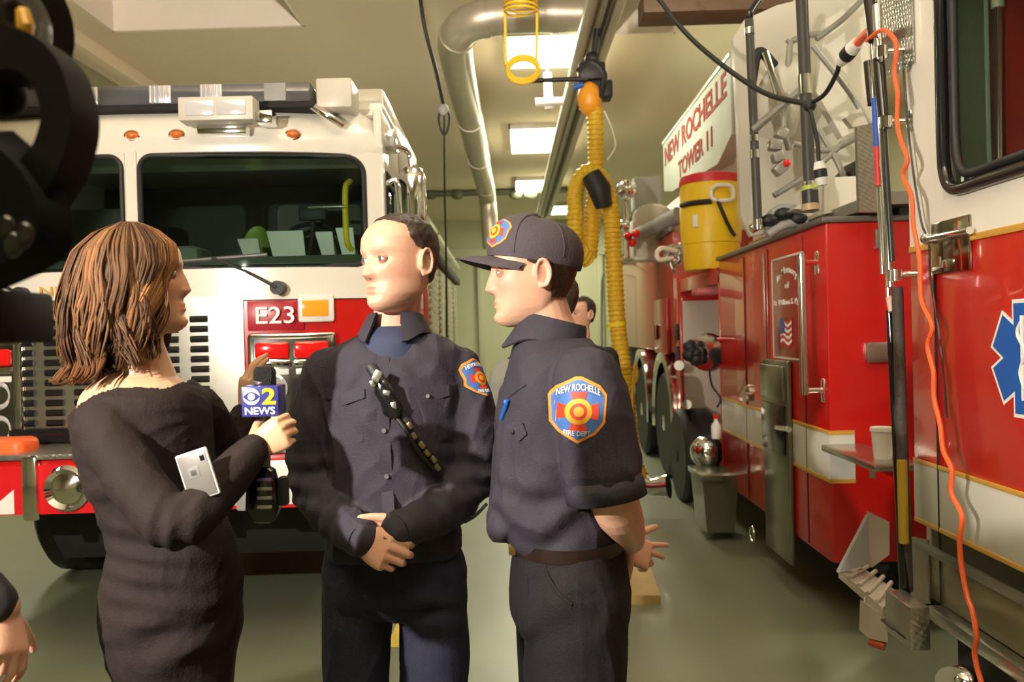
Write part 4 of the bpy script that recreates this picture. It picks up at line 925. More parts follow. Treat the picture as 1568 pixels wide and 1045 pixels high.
cy('support_post', P(960, 395, 9.1), P(958, 300, 9.1), .03, CHROME, re_)
bx('foot_plate', P(955, 400, 9.1), P(1030, 392, 9.1)+V((0, .3, 0)), ALU, re_)
# ================================================================ people
def getv(me):
    n = len(me.vertices); a = np.empty(n*3); me.vertices.foreach_get('co', a); return a.reshape(-1, 3)
def setv(me, a): me.vertices.foreach_set('co', a.ravel()); me.update()
def getn(me):
    n = len(me.vertices); a = np.empty(n*3); me.vertex_normals.foreach_get('vector', a); return a.reshape(-1, 3)
def fuse(mb, voxel=.004, it=4, fac=.5):
    me = mb.mesh('f') if isinstance(mb, MB) else mb
    o = bpy.data.objects.new('f', me); C.objects.link(o)
    r = o.modifiers.new('r', 'REMESH'); r.mode = 'VOXEL'; r.voxel_size = voxel; r.adaptivity = 0
    s = o.modifiers.new('s', 'SMOOTH'); s.iterations = it; s.factor = fac
    bpy.context.view_layer.update(); dg = bpy.context.evaluated_depsgraph_get()
    m2 = bpy.data.meshes.new_from_object(o.evaluated_get(dg)); bpy.data.objects.remove(o); return m2
def nz(p, s): return noise.noise(V((p[0]*s[0], p[1]*s[1], p[2]*s[2])))
def drape(me, amp, sc, seed=0, joints=(), ridges=()):
    a = getv(me); n = getn(me)
    for i in range(len(a)):
        p = a[i]; q = (p[0]+seed, p[1]+seed*.7, p[2])
        wv = nz(q, (3, 3, 3))*.25
        q2 = (q[0]+wv, q[1], q[2]+wv)
        r1 = max(0, 1-2.4*abs(nz(q2, sc)))**2; r2 = max(0, 1-2.2*abs(nz((q2[0]+7, q2[1]+3, q2[2]), (sc[0]*1.9, sc[1]*1.9, sc[2]*2.6))))**2
        d = amp*(1.1*r1+.55*r2-.35)
        for (c, ax, r, A, k) in joints:
            v = V(p)-c; l = v.length
            if l < r*2:
                al = v.dot(ax); d += A*math.exp(-(l/r)**2)*math.sin(al*k + 2.5*nz(p, (8, 8, 8)))
        a[i] = p + n[i]*d
    setv(me, a); return me
def rgb_attr(me, cols):
    at = me.color_attributes.new('Col', 'FLOAT_COLOR', 'POINT'); c = np.ones((len(me.vertices), 4)); c[:, :3] = cols; at.data.foreach_set('color', c.ravel())
# ---- head
HZ = [-.1165, -.112, -.104, -.092, -.075, -.055, -.035, -.01, .01, .032, .06, .085, .104, .113, .1165]
HF = [.060, .076, .0855, .089, .086, .085, .0855, .087, .0865, .091, .087, .070, .044, .020, .004]
HB = [.030, .012, -.005, -.020, -.045, -.066, -.082, -.096, -.103, -.106, -.102, -.085, -.056, -.028, -.008]
HW_ = [.012, .025, .036, .046, .056, .062, .066, .0695, .072, .0745, .0735, .062, .042, .021, .006]
def gs(x, s): return math.exp(-(x/s)**2)
def head_surface(a, z, o=0.0, female=0.0, nose=1.0, jaw=1.0):
    f, b, w = (float(np.interp(z, HZ, t)) for t in (HF, HB, HW_))
    if z < -.04: w *= 1 + (jaw-1)*min(1, (-.04-z)/.03)
    y0 = -.008; ca, sa = math.cos(a), math.sin(a)
    e = 2/2.35 if sa > 0 else 2/2.1
    x = (w+o)*math.copysign(abs(ca)**e, ca)
    R = (f-y0+o) if sa > 0 else (y0-b+o)
    y = y0 + R*math.copysign(abs(sa)**e, sa)
    if sa > 0 and o < .003:
        # nose
        if -.05 < z < .03:
            t = (z+.028)/.046
            h = (.0245*(1-max(0, t)**.9) if t >= 0 else .0245*max(0, 1+t*2.6)) if t < 1 else 0
            h = max(0, h); wn = .0085+.006*(1-min(1, max(0, t)))
            y += nose*h*gs(x, wn) + .0035*gs(z-.004, .02)*gs(x, .008)
            y += .006*nose*gs(abs(x)-.0135, .0055)*gs(z+.029, .007)
        y -= .0105*gs(abs(x)-.032, .0165)*gs(z-.008, .0125)
        y += .0042*gs(abs(x)-.028, .020)*gs(z-.0275, .0065)*(1-.6*female)
        y += .0045*gs(abs(x)-.046, .017)*gs(z+.016, .016)
        y += .0055*gs(x, .020)*gs(z+.0565, .0038) + .0065*gs(x, .018)*gs(z+.0675, .0045) - .0035*gs(x, .023)*gs(z+.0620, .0017)
        y -= .0025*gs(x, .02)*gs(z+.0775, .005)
        y += .0045*gs(x, .018)*gs(z+.094, .010)
        y -= .0025*gs(abs(x)-.030, .012)*gs(z+.045, .014)
    return V((x, y, z))
def head_rings(o=0.0, nz_=100, na=120, **k):
    zs = -.1165+.233*(1-np.cos(np.linspace(0, PI, nz_)))/2*.5 + np.linspace(0, .233, nz_)*.5
    return [[head_surface(2*PI*j/na, z, o, **k) for j in range(na)] for z in zs]
def ear(mb, M, sx, s):
    c = V((sx*.0715, -.012, -.002)); pts = []
    for t in np.linspace(-1.9, 3.6, 20):
        r = 1.0; pts.append(M @ (c + V((sx*(.010+.006*math.sin(t*.5+1)), -.004-.0155*math.cos(t)*-1*-1, .031*math.sin(t)*.95))))
    mb.tube(pts, [.0035*s, .0045*s, .0045*s, .004*s], 8)
    R = M.to_3x3()
    mb.ball(M @ (c+V((sx*.006, -.001, -.001))), 1, sc=(1, 1, 1), rot=R @ Matrix.Diagonal((.008*1, .0155, .029)))
    mb.ball(M @ (c+V((sx*.007, .002, -.027))), 1, rot=R @ Matrix.Diagonal((.005, .008, .009)))
def HM(c, yaw, pitch=0, roll=0, s=1.0):
    return Matrix.Translation(c) @ Matrix.Rotation(math.radians(yaw), 4, 'Z') @ Matrix.Rotation(math.radians(pitch), 4, 'X') @ Matrix.Rotation(math.radians(roll), 4, 'Y') @ Matrix.Scale(s, 4)
def add_head(mb, M, s, **k):
    mb.loft([[M @ p for p in r] for r in head_rings(**k)]); ear(mb, M, 1, s); ear(mb, M, -1, s)
# ---- hand: wrist w, direction d, back-of-hand normal n, thumb side t = +-1 ; curl per finger (3 angles)
def add_hand(mb, w, d, n, side, curls, thumb=(20, 30, 15), s=1.0, spread=6):
    d = V(d).normalized(); n = V(n); n = (n-d*n.dot(d)).normalized(); x = d.cross(n)*side   # x = thumb side
    def L(a, b, c): return V(w)+(x*a+d*b+n*c)*s
    secs = [(-.02, .027, .020), (0, .026, .018), (.02, .031, .017), (.05, .039, .0165), (.078, .042, .0145), (.092, .040, .012)]
    rings = []
    for b, hw, hh in secs:
        rings.append([L(hw*math.copysign(abs(math.cos(t))**.8, math.cos(t)), b, hh*math.copysign(abs(math.sin(t))**.8, math.sin(t))) for t in np.linspace(0, 2*PI, 24, endpoint=False)])
    mb.loft(rings)
    base = [(.030, .088), (.0105, .093), (-.0095, .090), (-.028, .082)]; ln = [.070, .078, .073, .057]
    for i, (bx_, by) in enumerate(base):
        c = curls[i]; sp = math.radians((1.5-i)*spread); dirv = (d*math.cos(sp)+x*math.sin(sp)); p = L(bx_, by-.012, 0); pts = [p, L(bx_, by, -.001)]; p = pts[-1]; ang = 0
        r0 = (.0092, .0095, .009, .0078)[i]*s; rs = [r0*1.05, r0*1.06]
        for j, f in enumerate((.46, .30, .24)):
            ang += math.radians(c[j]); v = dirv*math.cos(ang)-n*math.sin(ang); q = p+v*ln[i]*f*s
            pts.append(p.lerp(q, .5)); pts.append(q); rs += [r0*(1-.08*j)*.95, r0*(1-.09*(j+1))*1.02]; p = q
        mb.tube(pts, rs, 10); mb.ball(p, rs[-1]*1.0, 10, 8)
    # thumb
    a0, a1, a2 = (math.radians(v) for v in thumb); p = L(.020, .012, -.004); v = (d*math.cos(.75+a0*.3)+x*math.sin(.75+a0*.3)-n*math.sin(a0)).normalized(); pts = [p]; rs = [.014*s]
    for f, an in ((.042, 0), (.034, a1), (.028, a2)):
        v = (v*math.cos(an)+(d*.8-n*.6)*math.sin(an)).normalized(); p = p+v*f*s; pts.append(p); rs.append((.0125 if f > .04 else .0108 if f > .03 else .0092)*s)
    mb.tube(pts, rs, 12); mb.ball(p, rs[-1], 10, 8)
def limb(mb, pts, rs, sm=5, n=20):
    sp = smooth_path(pts, sm); mb.tube(sp, [float(np.interp(i/(len(sp)-1), np.linspace(0, 1, len(rs)), rs)) for i in range(len(sp))], n)
    for p, r in ((sp[0], rs[0]), (sp[-1], rs[-1])): mb.ball(p, r*.98, 16, 12)
SKIN = mat('skin', (.70, .40, .28), .48, var=.05, scale=30, attr=True, bump=.08, bscale=180, sss=.12)
SKINF = mat('skin_fair', (.62, .36, .22), .45, var=.04, scale=30, attr=True, bump=.05, bscale=180, sss=.12)
EYEW = mat('eye_white', (.62, .58, .54), .2); IRIS = mat('iris', (.06, .09, .10), .15, coat=.8); 
HAIRD = mat('dark_brown_hair', (.035, .022, .016), .45, attr=True, var=.3, scale=60)
HAIRB = mat('chestnut_hair', (.15, .078, .040), .6, spec=.15, attr=True, var=.25, scale=50)
def skin_mesh(mb, M, voxel=.0032, lip=(1.0, .62, .58), brow=.55, stubble=0.0, extra=None):
    me = fuse(mb, voxel, 3, .45); a = getv(me); Mi = M.inverted(); cols = np.ones((len(a), 3))
    A = np.c_[a, np.ones(len(a))] @ np.array(Mi).T
    x, y, z = A[:, 0], A[:, 1], A[:, 2]; near = (np.abs(x) < .09) & (np.abs(z) < .13) & (np.abs(y) < .14)
    g = lambda v, s: np.exp(-(v/s)**2)
    lp = near*(y > .06)*g(z+.062, .0085)**1.0*g(x, .022); lp = np.clip(lp*1.6-.25, 0, 1)
    cols *= 1-lp[:, None]*(1-np.array(lip))
    arch = .029+.004*g(np.abs(x)-.035, .018)
    br = near*(y > .04)*g(z-arch, .0045)*g(np.abs(x)-.033, .018)*brow; cols *= 1-br[:, None]*np.array([.75, .8, .85])
    ck = near*(y > .02)*g(np.abs(x)-.045, .022)*g(z+.02, .025)*.16; cols *= 1-ck[:, None]*np.array([.0, .9, .8])
    nsx = near*(y > .09)*g(z+.027, .014)*g(x, .016)*.15; cols *= 1-nsx[:, None]*np.array([.0, .8, .7])
    nost = near*(y > .075)*g(z+.0385, .0028)*g(np.abs(x)-.007, .004)*.75; cols *= 1-nost[:, None]
    er = ((np.abs(x) > .068)&(np.abs(z) < .04)&(y > -.035)&(y < .015))*g(z-.002, .016)*g(y+.010, .009)*.55; cols *= 1-er[:, None]*np.array([.7, .85, .9])  # shade of the ear hollow, darkened into the skin colour
    if stubble:
        sb = near*(z < -.03)*np.clip((y+.02)/.04, 0, 1)*stubble*(1-lp); cols *= 1-sb[:, None]*np.array([.5, .4, .3])
    rgb_attr(me, cols)
    # eyes added to the same mesh
    bm = bmesh.new(); bm.from_mesh(me); cl = bm.verts.layers.float_color['Col']
    for s in (-1, 1):
        base = head_surface(math.radians(90-s*27), .008); ec = V((s*.0315, .0705, .0075)); R = M.to_3x3()
        t = MB(); t.bm.free(); t.bm = bmesh.new()
        u = bmesh.new(); bmesh.ops.create_uvsphere(u, u_segments=24, v_segments=18, radius=.0118)
        for v in u.verts: v.co = Matrix.Rotation(PI/2, 3, 'X') @ v.co
        mp = {v: bm.verts.new(M @ (ec+v.co)) for v in u.verts}
        for f in u.faces:
            c = f.calc_center_median(); nf = bm.faces.new([mp[v] for v in f.verts]); nf.smooth = True
            rr = math.hypot(c.x, c.z); nf.material_index = 2 if (c.y > 0 and rr < .0060) else 1
        u.free()
        # lids
        u = bmesh.new(); bmesh.ops.create_uvsphere(u, u_segments=32, v_segments=24, radius=.0131)
        mp = {}
        for f in u.faces:
            c = f.calc_center_median(); el = math.degrees(math.atan2(c.z, max(1e-6, c.y)))
            if c.y > -.002 and (el > 27-20*abs(c.x/.013)**2 or el < -21+14*abs(c.x/.013)**2):
                vs = []
                for v in f.verts:
                    if v not in mp:
                        mp[v] = bm.verts.new(M @ (ec+v.co)); mp[v][cl] = (.86, .72, .68, 1) if abs(el) > 38 else ((.22, .15, .13, 1) if el > 0 else (.6, .45, .4, 1))
                    vs.append(mp[v])
                nf = bm.faces.new(vs); nf.smooth = True; nf.material_index = 0
        u.free()
    bm.to_mesh(me); bm.free(); return me
def hair_shell(M, mask, o, m, parent, name='hair', jit=.0015, **k):
    """thin hair cap grown out of the same head surface where mask(local point) is > 0"""
    mb = MB(); R = head_rings(0, nz_=170, na=210, **k); O = []
    nr, na = len(R), len(R[0]); out = {}; inn = {}
    def pt(i, j):
        p = R[i][j]; c = V((0, -.01, p.z*.2)); mk = mask(p); nrm = (p-c).normalized(); ds = (o*min(1, mk)+jit*noise.noise(p*90)+jit*noise.noise(V((p.x*260, p.y*260, p.z*60))))
        return M @ (p+nrm*ds), mk
    G = [[pt(i, j) for j in range(na)] for i in range(nr)]
    vs = {}
    def v(i, j):
        if (i, j) not in vs: vs[(i, j)] = mb.bm.verts.new(G[i][j][0])
        return vs[(i, j)]
    for i in range(nr-1):
        for j in range(na):
            q = [(i, j), (i, (j+1) % na), (i+1, (j+1) % na), (i+1, j)]
            if min(G[a][b][1] for a, b in q) > 0: mb._f([v(*t) for t in q])
    me = mb.mesh('hair'); rgb_attr(me, np.array([[1, 1, 1]]*len(me.vertices))*np.random.RandomState(3).uniform(.6, 1.5, (len(me.vertices), 1)))
    return finish(name, me, m, parent)
def collar(c, yaw, a, b, h, m, parent, gap=22, drop=.050, point=.075, flare=.020, tilt=.0, name='collar'):
    R = Matrix.Rotation(math.radians(yaw), 3, 'Z') @ Matrix.Rotation(tilt, 3, 'X'); mb = MB(); rings = []
    for t in np.linspace(gap, 360-gap, 56):
        r = math.radians(t+90); f = min(t-gap, 360-gap-t)/(180-gap); pf = math.exp(-(f/.16)**2); dr = drop+(point-drop)*pf; ca, sa = math.cos(r), math.sin(r)
        lift = .018*f
        def q(o, z): return c+R @ V(((a+o)*ca, (b+o)*sa, z+lift))
        rings.append([q(0, 0), q(-.002, h), q(.003, h+.006), q(.008, h), q(.008+flare+.012*pf, h-dr), q(.004+flare+.012*pf, h-dr-.003), q(.004, h-.012), q(.004, 0)])
    return mb.loft(rings).build(name, m, parent)
def project(me, bvh, c, u, v, n, off, dist=.2):
    """wrap a flat mesh (x,y in metres) on a surface"""
    u, v, n = V(u).normalized(), V(v).normalized(), V(n).normalized()
    for w_ in me.vertices:
        p = c+u*w_.co.x+v*w_.co.y; h = bvh.ray_cast(p+n*dist, -n, dist*2)
        w_.co = (h[0] if h[0] is not None else p)+n*(off+w_.co.z)
    return me
def dense(pts, step=.004):
    """filled polygon grid mesh from outline"""
    xs = [p[0] for p in pts]; ys = [p[1] for p in pts]
    def inside(x, y):
        c = False
        for i in range(len(pts)):
            (x0, y0), (x1, y1) = pts[i], pts[i-1]
            if (y0 > y) != (y1 > y) and x < (x1-x0)*(y-y0)/(y1-y0)+x0: c = not c
        return c
    bm = bmesh.new(); vs = [bm.verts.new((p[0], p[1], 0)) for p in pts]; bm.faces.new(vs)
    for ax in (0, 1):
        lo, hi = (min(xs), max(xs)) if ax == 0 else (min(ys), max(ys)); t = lo+step
        while t < hi:
            co = V((t, 0, 0)) if ax == 0 else V((0, t, 0)); no = V((1, 0, 0)) if ax == 0 else V((0, 1, 0))
            bmesh.ops.bisect_plane(bm, geom=bm.verts[:]+bm.edges[:]+bm.faces[:], plane_co=co, plane_no=no); t += step
    me = bpy.data.meshes.new('d'); bm.to_mesh(me); bm.free(); return me
PO = mat('patch_orange', (.85, .30, .03), .6); PB = mat('patch_blue', (.06, .16, .46), .6); PR = mat('patch_red', (.72, .05, .02), .6); PY = mat('patch_gold', (.85, .42, .03), .6); PW = mat('patch_white', (.75, .75, .75), .6)
def fire_patch(surf, c, u, v, n, W, H, parent, word=True):
    bvh = BVHTree.FromPolygons([w_.co.copy() for w_ in surf.vertices], [tuple(p.vertices) for p in surf.polygons])
    out = [(-.5, .22), (-.38, .36), (-.05, .5), (.05, .5), (.38, .36), (.5, .22), (.46, -.20), (.30, -.36), (0, -.5), (-.30, -.36), (-.46, -.20)]
    P_ = lambda k: [(x*W*k, y*H*k) for x, y in out]
    def put(me, name, m, off, par): project(me, bvh, c, u, v, n, off); return finish(name, me, m, par, smooth=0)
    root = put(dense(P_(1.0)), 'shoulder_patch', PO, .0015, parent)
    put(dense(P_(.90)), 'patch_field', PB, .0025, root)
    r = W*.37; pts = []
    for k in range(4):
        a = PI/4+k*PI/2
        for da, rr in ((-.62, .35), (-.42, 1.0), (0, .93), (.42, 1.0), (.62, .35)):
            aa = a+da+PI/4; pts.append((rr*r*math.cos(aa), rr*r*math.sin(aa)-H*.02))
    put(dense(pts), 'maltese_cross', PR, .0035, root)
    put(dense([(r*.62*math.cos(t), r*.62*math.sin(t)-H*.02) for t in np.linspace(0, 2*PI, 20, endpoint=False)]), 'cross_badge', PY, .0045, root)
    ringm = [( (r*.40*math.cos(t), r*.40*math.sin(t)-H*.02)) for t in np.linspace(0, 2*PI, 20, endpoint=False)]
    put(dense(ringm), 'badge_centre', PR, .0052, root); put(dense([(x*.6, (y+H*.02)*.6-H*.02) for x, y in ringm]), 'badge_core', PY, .0058, root)
    if word:
        t = text_me('NEW ROCHELLE', W*.74, H*.10, .0006, arch=H*.09, offset=.012)
        for w_ in t.vertices: w_.co.y += H*.345
        put(t, 'patch_lettering', PW, .0055, root)
        t = text_me('FIRE DEPT.', W*.46, H*.075, .0006, offset=.012)
        for w_ in t.vertices: w_.co.y -= H*.345
        put(t, 'patch_lettering', PW, .0055, root)
def shoe(mb, p, yaw):
    R = Matrix.Rotation(math.radians(yaw), 3, 'Z'); secs = [(-.08, .03, .05), (-.05, .04, .09), (.02, .042, .10), (.08, .045, .07), (.14, .046, .055), (.19, .035, .04), (.205, .015, .02)]
    mb.loft([[V(p)+R @ V((hw*math.copysign(abs(math.cos(t))**.7, math.cos(t)), y, max(0, h*(.5+.5*math.sin(t))))) for t in np.linspace(0, 2*PI, 16, endpoint=False)] for y, hw, h in secs])
def cutbm(me, keep, thick=.003, smooth=True):
    bm = bmesh.new(); bm.from_mesh(me); bmesh.ops.delete(bm, geom=[v for v in bm.verts if not keep(v.co)], context='VERTS'); bm.to_mesh(me); bm.free(); return me
def seglen(a, b, y): return (V(b)-V(a)).length
CLN = mat('navy_uniform_cloth', (.037, .033, .049), .75, var=.12, scale=25, bump=.25, bscale=250, spec=.3)
CLT = mat('navy_trousers_cloth', (.024, .026, .048), .8, var=.12, scale=25, bump=.25, bscale=250, spec=.25)
CLB = mat('black_trousers_cloth', (.013, .012, .015), .8, var=.12, scale=25, bump=.25, bscale=250, spec=.25)
DRS = mat('black_knit_dress', (.019, .013, .0125), .8, var=.1, scale=25, bump=.2, bscale=220, spec=.2)
TEE = mat('navy_tshirt', (.03, .04, .09), .8)
# ---------------------------------------------------------------- officer in the middle (man with long sleeves)
def build_officer():
    Y = 2.1
    q = P(604, 900, Y); t = thing('person', 'balding man in dark long-sleeved uniform shirt with clasped hands standing in the middle', 'person', (q.x, Y, 0))
    M = HM(P(610, 403, 2.08), 138, -2, 0, 1.02)
    top = P(606, 505, Y)
    b = MB(); add_head(b, M, 1.0, jaw=1.06)
    limb(b, [P(612, 440, 2.11), P(608, 480, 2.12), P(606, 520, 2.12)], [.056, .058, .075])
    def sx(px, py, rx, ry, dy=0, e=2.2): c = P(px, py, Y+dy); return (c, rx, ry, e)
    S_ = [sx(606, 506, .070, .055, .01), sx(605, 520, .118, .078, .01), sx(603, 538, .170, .090), sx(601, 575, .185, .110), sx(600, 645, .168, .125), sx(601, 720, .160, .125), sx(602, 790, .160, .120), sx(603, 850, .165, .12)]
    b.sections([(c-V((0, 0, 0)), rx*.87, ry*.84, e) for c, rx, ry, e in S_] + [sx(603, 905, .15, .11)])
    aL = [P(505, 570, Y), P(482, 655, Y-.0), P(484, 742, 2.09), P(520, 795, 2.0), P(556, 825, 1.90)]
    aR = [P(700, 572, Y+.01), P(722, 650, Y+.01), P(722, 726, 2.09), P(672, 782, 2.0), P(612, 812, 1.905)]
    for a in (aL, aR): limb(b, a, [.045, .045, .042, .042, .038, .028])
    add_hand(b, P(548, 822, 1.925), (P(602, 850, 1.86)-P(548, 822, 1.925)), (-.10, -1, .30), -1, [(50, 58, 30), (52, 60, 32), (54, 62, 34), (56, 64, 34)], thumb=(30, 25, 20), s=1.10, spread=1)
    add_hand(b, P(622, 808, 1.925), (P(572, 838, 1.95)-P(622, 808, 1.925)), (.15, .9, -.2), -1, [(45, 50, 20)]*4, thumb=(35, 30, 25), s=.86, spread=1)
    lgs = [([P(548, 880, Y), P(546, 1000, Y), P(548, 1158, Y), V((P(548, 900, Y).x, Y+.02, .10))], .075), ([P(662, 880, Y), P(664, 1000, Y), P(668, 1158, Y), V((P(668, 900, Y).x, Y+.02, .10))], .075)]
    for pts, r in lgs: limb(b, pts, [.08, .075, .055, .04])
    me = skin_mesh(b, M, brow=.5, stubble=.12); finish('body', me, [SKIN, EYEW, IRIS], t)
    # hair: short dark at the sides and back, receding
    def mask(p):
        lim = float(np.interp(p.z, [-.05, -.02, .02, .035, .06, .085, .10, .116], [-.045, -.026, -.020, .012, .020, .022, .050, .066]))+.006*noise.noise(p*45)
        if p.z < -.048: return 0
        e_ = (lim-p.y)/.02
        if p.z > .095 and p.y > -.02: return max(0, min(.45, e_*.5))
        return max(0, min(1, e_))
    hair_shell(M, mask, .006, HAIRD, t)
    # shirt
    s = MB(); s.sections(S_[:-1]+[sx(603, 838, .168, .125), sx(603, 846, .160, .118)])
    for a in (aL, aR):
        cuff = a[-1].lerp(a[-2], .0); limb(s, a[:-1]+[cuff], [.064, .068, .060, .060, .052, .040])
    jt = [(aL[2], V((0, 0, 1)), .10, .006, 110), (aR[2], V((0, 0, 1)), .10, .007, 110), (aL[3], (aL[4]-aL[2]).normalized(), .08, .006, 130), (aR[3], (aR[4]-aR[2]).normalized(), .08, .007, 120),
          (P(650, 570, 2.0), V((.8, 0, .6)), .09, .004, 70), (P(540, 600, 2.0), V((-.8, 0, .6)), .10, .004, 70), (P(690, 640, 2.05), V((1, 0, .2)), .09, .005, 95)]
    sm = fuse(s, .0055, 5, .5); drape(sm, .0062, (9, 9, 4), 3.1, jt)
    neck = P(606, 512, Y).z
    fc = P(603, 560, Y)
    cutbm(sm, lambda c: not (c.z > neck and abs(c.x-top.x) < .12 and abs(c.y-Y) < .10) and not (c.y < Y-.02 and abs(c.x-P(603, 530, Y).x) < .030*(c.z-P(603, 552, 2).z)/.08 and c.z > P(603, 552, 2).z))
    sh = finish('shirt', sm, CLN, t)
    sh.modifiers.new('thick', 'SOLIDIFY').thickness = .003
    bvh = BVHTree.FromPolygons([w_.co.copy()+ORGN[sh.name] for w_ in sm.vertices], [tuple(p.vertices) for p in sm.polygons])
    # local front surface helper
    def on(px, py, off=.004):
        o_ = P(px, py, 1.2); d = ray(px, py).normalized(); h = bvh.ray_cast(o_, d, 3); return (h[0] if h[0] is not None else P(px, py, 1.98))-d*off
    collar(P(606, 505, Y+.005), 172, .064, .066, .024, CLN, t, gap=26, drop=.044, point=.074, flare=.020, tilt=.22)
    # undershirt
    u = MB(); u.sections([(P(606, 500, 2.105), .062, .060, 2), (P(605, 520, 2.09), .080, .085, 2), (P(604, 550, 2.09), .10, .09, 2)]); u.build('tshirt', TEE, t)
    # placket, buttons, pockets
    mb = MB(); L = [on(px, py, .002) for px, py in ((588, 545), (586, 590), (587, 640), (590, 700), (594, 760), (597, 825))]
    rings = [[p+V((-.014, .0, 0)), p+V((-.014, -.003, 0)), p+V((.014, -.003, 0)), p+V((.014, .0, 0))] for p in smooth_path(L, 6)]; mb.loft(rings).build('placket', CLN, sh)
    for px, py in ((588, 535), (587, 600), (588, 660), (592, 730), (595, 790)): MB().lathe([(.0055, 0), (.0055, .0025), (.001, .0025)], on(px, py, .006), (0, -1, .1), 14).build('button', mat('pearl_button', (.12, .12, .14), .25), sh)
    for pts, fl in (([(628, 600), (686, 595), (690, 670), (660, 682), (632, 674)], [(626, 594), (688, 589), (688, 606), (658, 616), (627, 610)]), ([(500, 600), (556, 602), (556, 676), (528, 684), (500, 676)], [(498, 594), (558, 596), (558, 610), (528, 620), (498, 610)])):
        for nm, pp, of in (('pocket', pts, .002), ('pocket_flap', fl, .005)):
            mb = MB(); ring = [on(a, b_, of) for a, b_ in pp]; inn = [on(a, b_, -.004) for a, b_ in pp]; c_ = sum(ring, V((0, 0, 0)))/len(ring)
            n_ = len(ring); vs = [mb.bm.verts.new(v_) for v_ in ring]; wi = [mb.bm.verts.new(v_) for v_ in inn]; cv = mb.bm.verts.new(on(sum(a for a, _ in pp)/n_, sum(b_ for _, b_ in pp)/n_, of))
            for i in range(n_): mb._f([cv, vs[i], vs[(i+1) % n_]]); mb._f([vs[i], wi[i], wi[(i+1) % n_], vs[(i+1) % n_]])
            mb.build(nm, CLN, sh)
    MB().lathe([(.0045, 0), (.0045, .003), (.001, .003)], on(655, 607, .008), (0, -1, .1), 14).build('flap_button', mat('silver_snap', (.25, .25, .25), .4, metal=1.0), sh)
    cc = on(745, 578, 0); fire_patch_world(t, sh, sm, P(737, 578, 2.07), (-.25, .97, 0), (.18, 0, 1), (.97, -.25, 0), .075, .095)
    # cuffs
    for a, r in ((aL, .041), (aR, .041)):
        d = (a[-1]-a[-2]).normalized(); c0 = a[-1]; MB().tube([c0-d*.045, c0-d*.02, c0+d*.008, c0+d*.006], [r*1.05, r*1.06, r*.98, r*.85], 24).build('cuff', CLN, sh)
    # trousers
    tr = MB(); tr.sections([sx(603, 835, .160, .115), sx(603, 850, .162, .115), sx(603, 880, .168, .118), sx(603, 915, .166, .115), sx(603, 935, .12, .08)])
    for (pts, r), off in zip(lgs, (-1, 1)): limb(tr, [pts[0]+V((0, 0, .02)), pts[1], pts[2], pts[3]-V((0, 0, .05))], [.088, .086, .075, .066])
    tm = fuse(tr, .006, 4); drape(tm, .0045, (8, 8, 3), 9.3, [(P(603, 915, 2.0), V((0, 0, 1)), .12, .006, 60), (P(660, 930, 2.0), V((.3, 0, 1)).normalized(), .08, .006, 80)])
    cutbm(tm, lambda c: c.z > .055); tt = finish('trousers', tm, CLT, t)
    for pts, r in lgs: sm_ = MB(); shoe(sm_, V((pts[3].x, pts[3].y, 0)), 180); sm_.build('shoe', BLACK, t)
    # radio lapel microphone with strap: a thing of its own
    rd_ = thing('radio_microphone', 'black and silver radio lapel microphone on a diagonal strap across his chest', 'radio microphone', on(620, 650, .02))
    st_ = [on(px, py, .010) for px, py in ((566, 560), (585, 590), (610, 630), (640, 675), (676, 722))]
    MB().tube(smooth_path(st_, 6), .012, 8, flat=.45, up=V((0, -1, 0))).build('strap', BLACK, rd_)
    a_, b_ = on(582, 585, .022), on(607, 640, .022)
    MB().tube([a_, a_.lerp(b_, .2), a_.lerp(b_, .5), a_.lerp(b_, .8), b_], [.014, .024, .020, .025, .012], 14, flat=.6, up=V((0, -1, 0))).build('microphone', GLOSSB, rd_)
    sil = mat('worn_silver', (.55, .52, .48), .3, metal=.9)
    for px, py, r in ((578, 576, .014), (570, 588, .008), (592, 602, .009), (603, 622, .010)): p_ = on(px, py, .036); MB().box(p_-V((r, r*.4, r*.7)), p_+V((r, r*.4, r*.7)), .003, rot=Matrix.Rotation(.8+px*.1, 3, 'Y')).build('clip_fitting', sil, rd_)
    for k, (px, py) in enumerate(((628, 652), (634, 668), (646, 682), (654, 694), (664, 704), (670, 716))): p_ = on(px, py, .022); MB().box(p_-V((.009, .004, .006)), p_+V((.009, .004, .006)), .003, rot=Matrix.Rotation(.9, 3, 'Y')).build('strap_buckle', mat('tarnished_brass', (.30, .25, .15), .35, metal=.8), rd_)
    tb('coiled_lead', [on(607, 640, .02), on(622, 660, .022), on(640, 690, .02), on(668, 722, .015)], .005, BLACK, rd_)
    cbl = MB().tube(smooth_path([P(712, 800, 2.0), P(728, 790, 1.98), P(745, 772, 1.97)], 6), .004, 6).build('cable', BLACK, t)
    return t
def fire_patch_world(t, sh, sm, c, u, v, n, W, H, word=True):
    off = ORGN[sh.name]
    tmp = sm.copy(); tmp.transform(Matrix.Translation(off)); fire_patch(tmp, V(c), V(u), V(v), V(n), W, H, sh, word); bpy.data.meshes.remove(tmp)
build_officer()
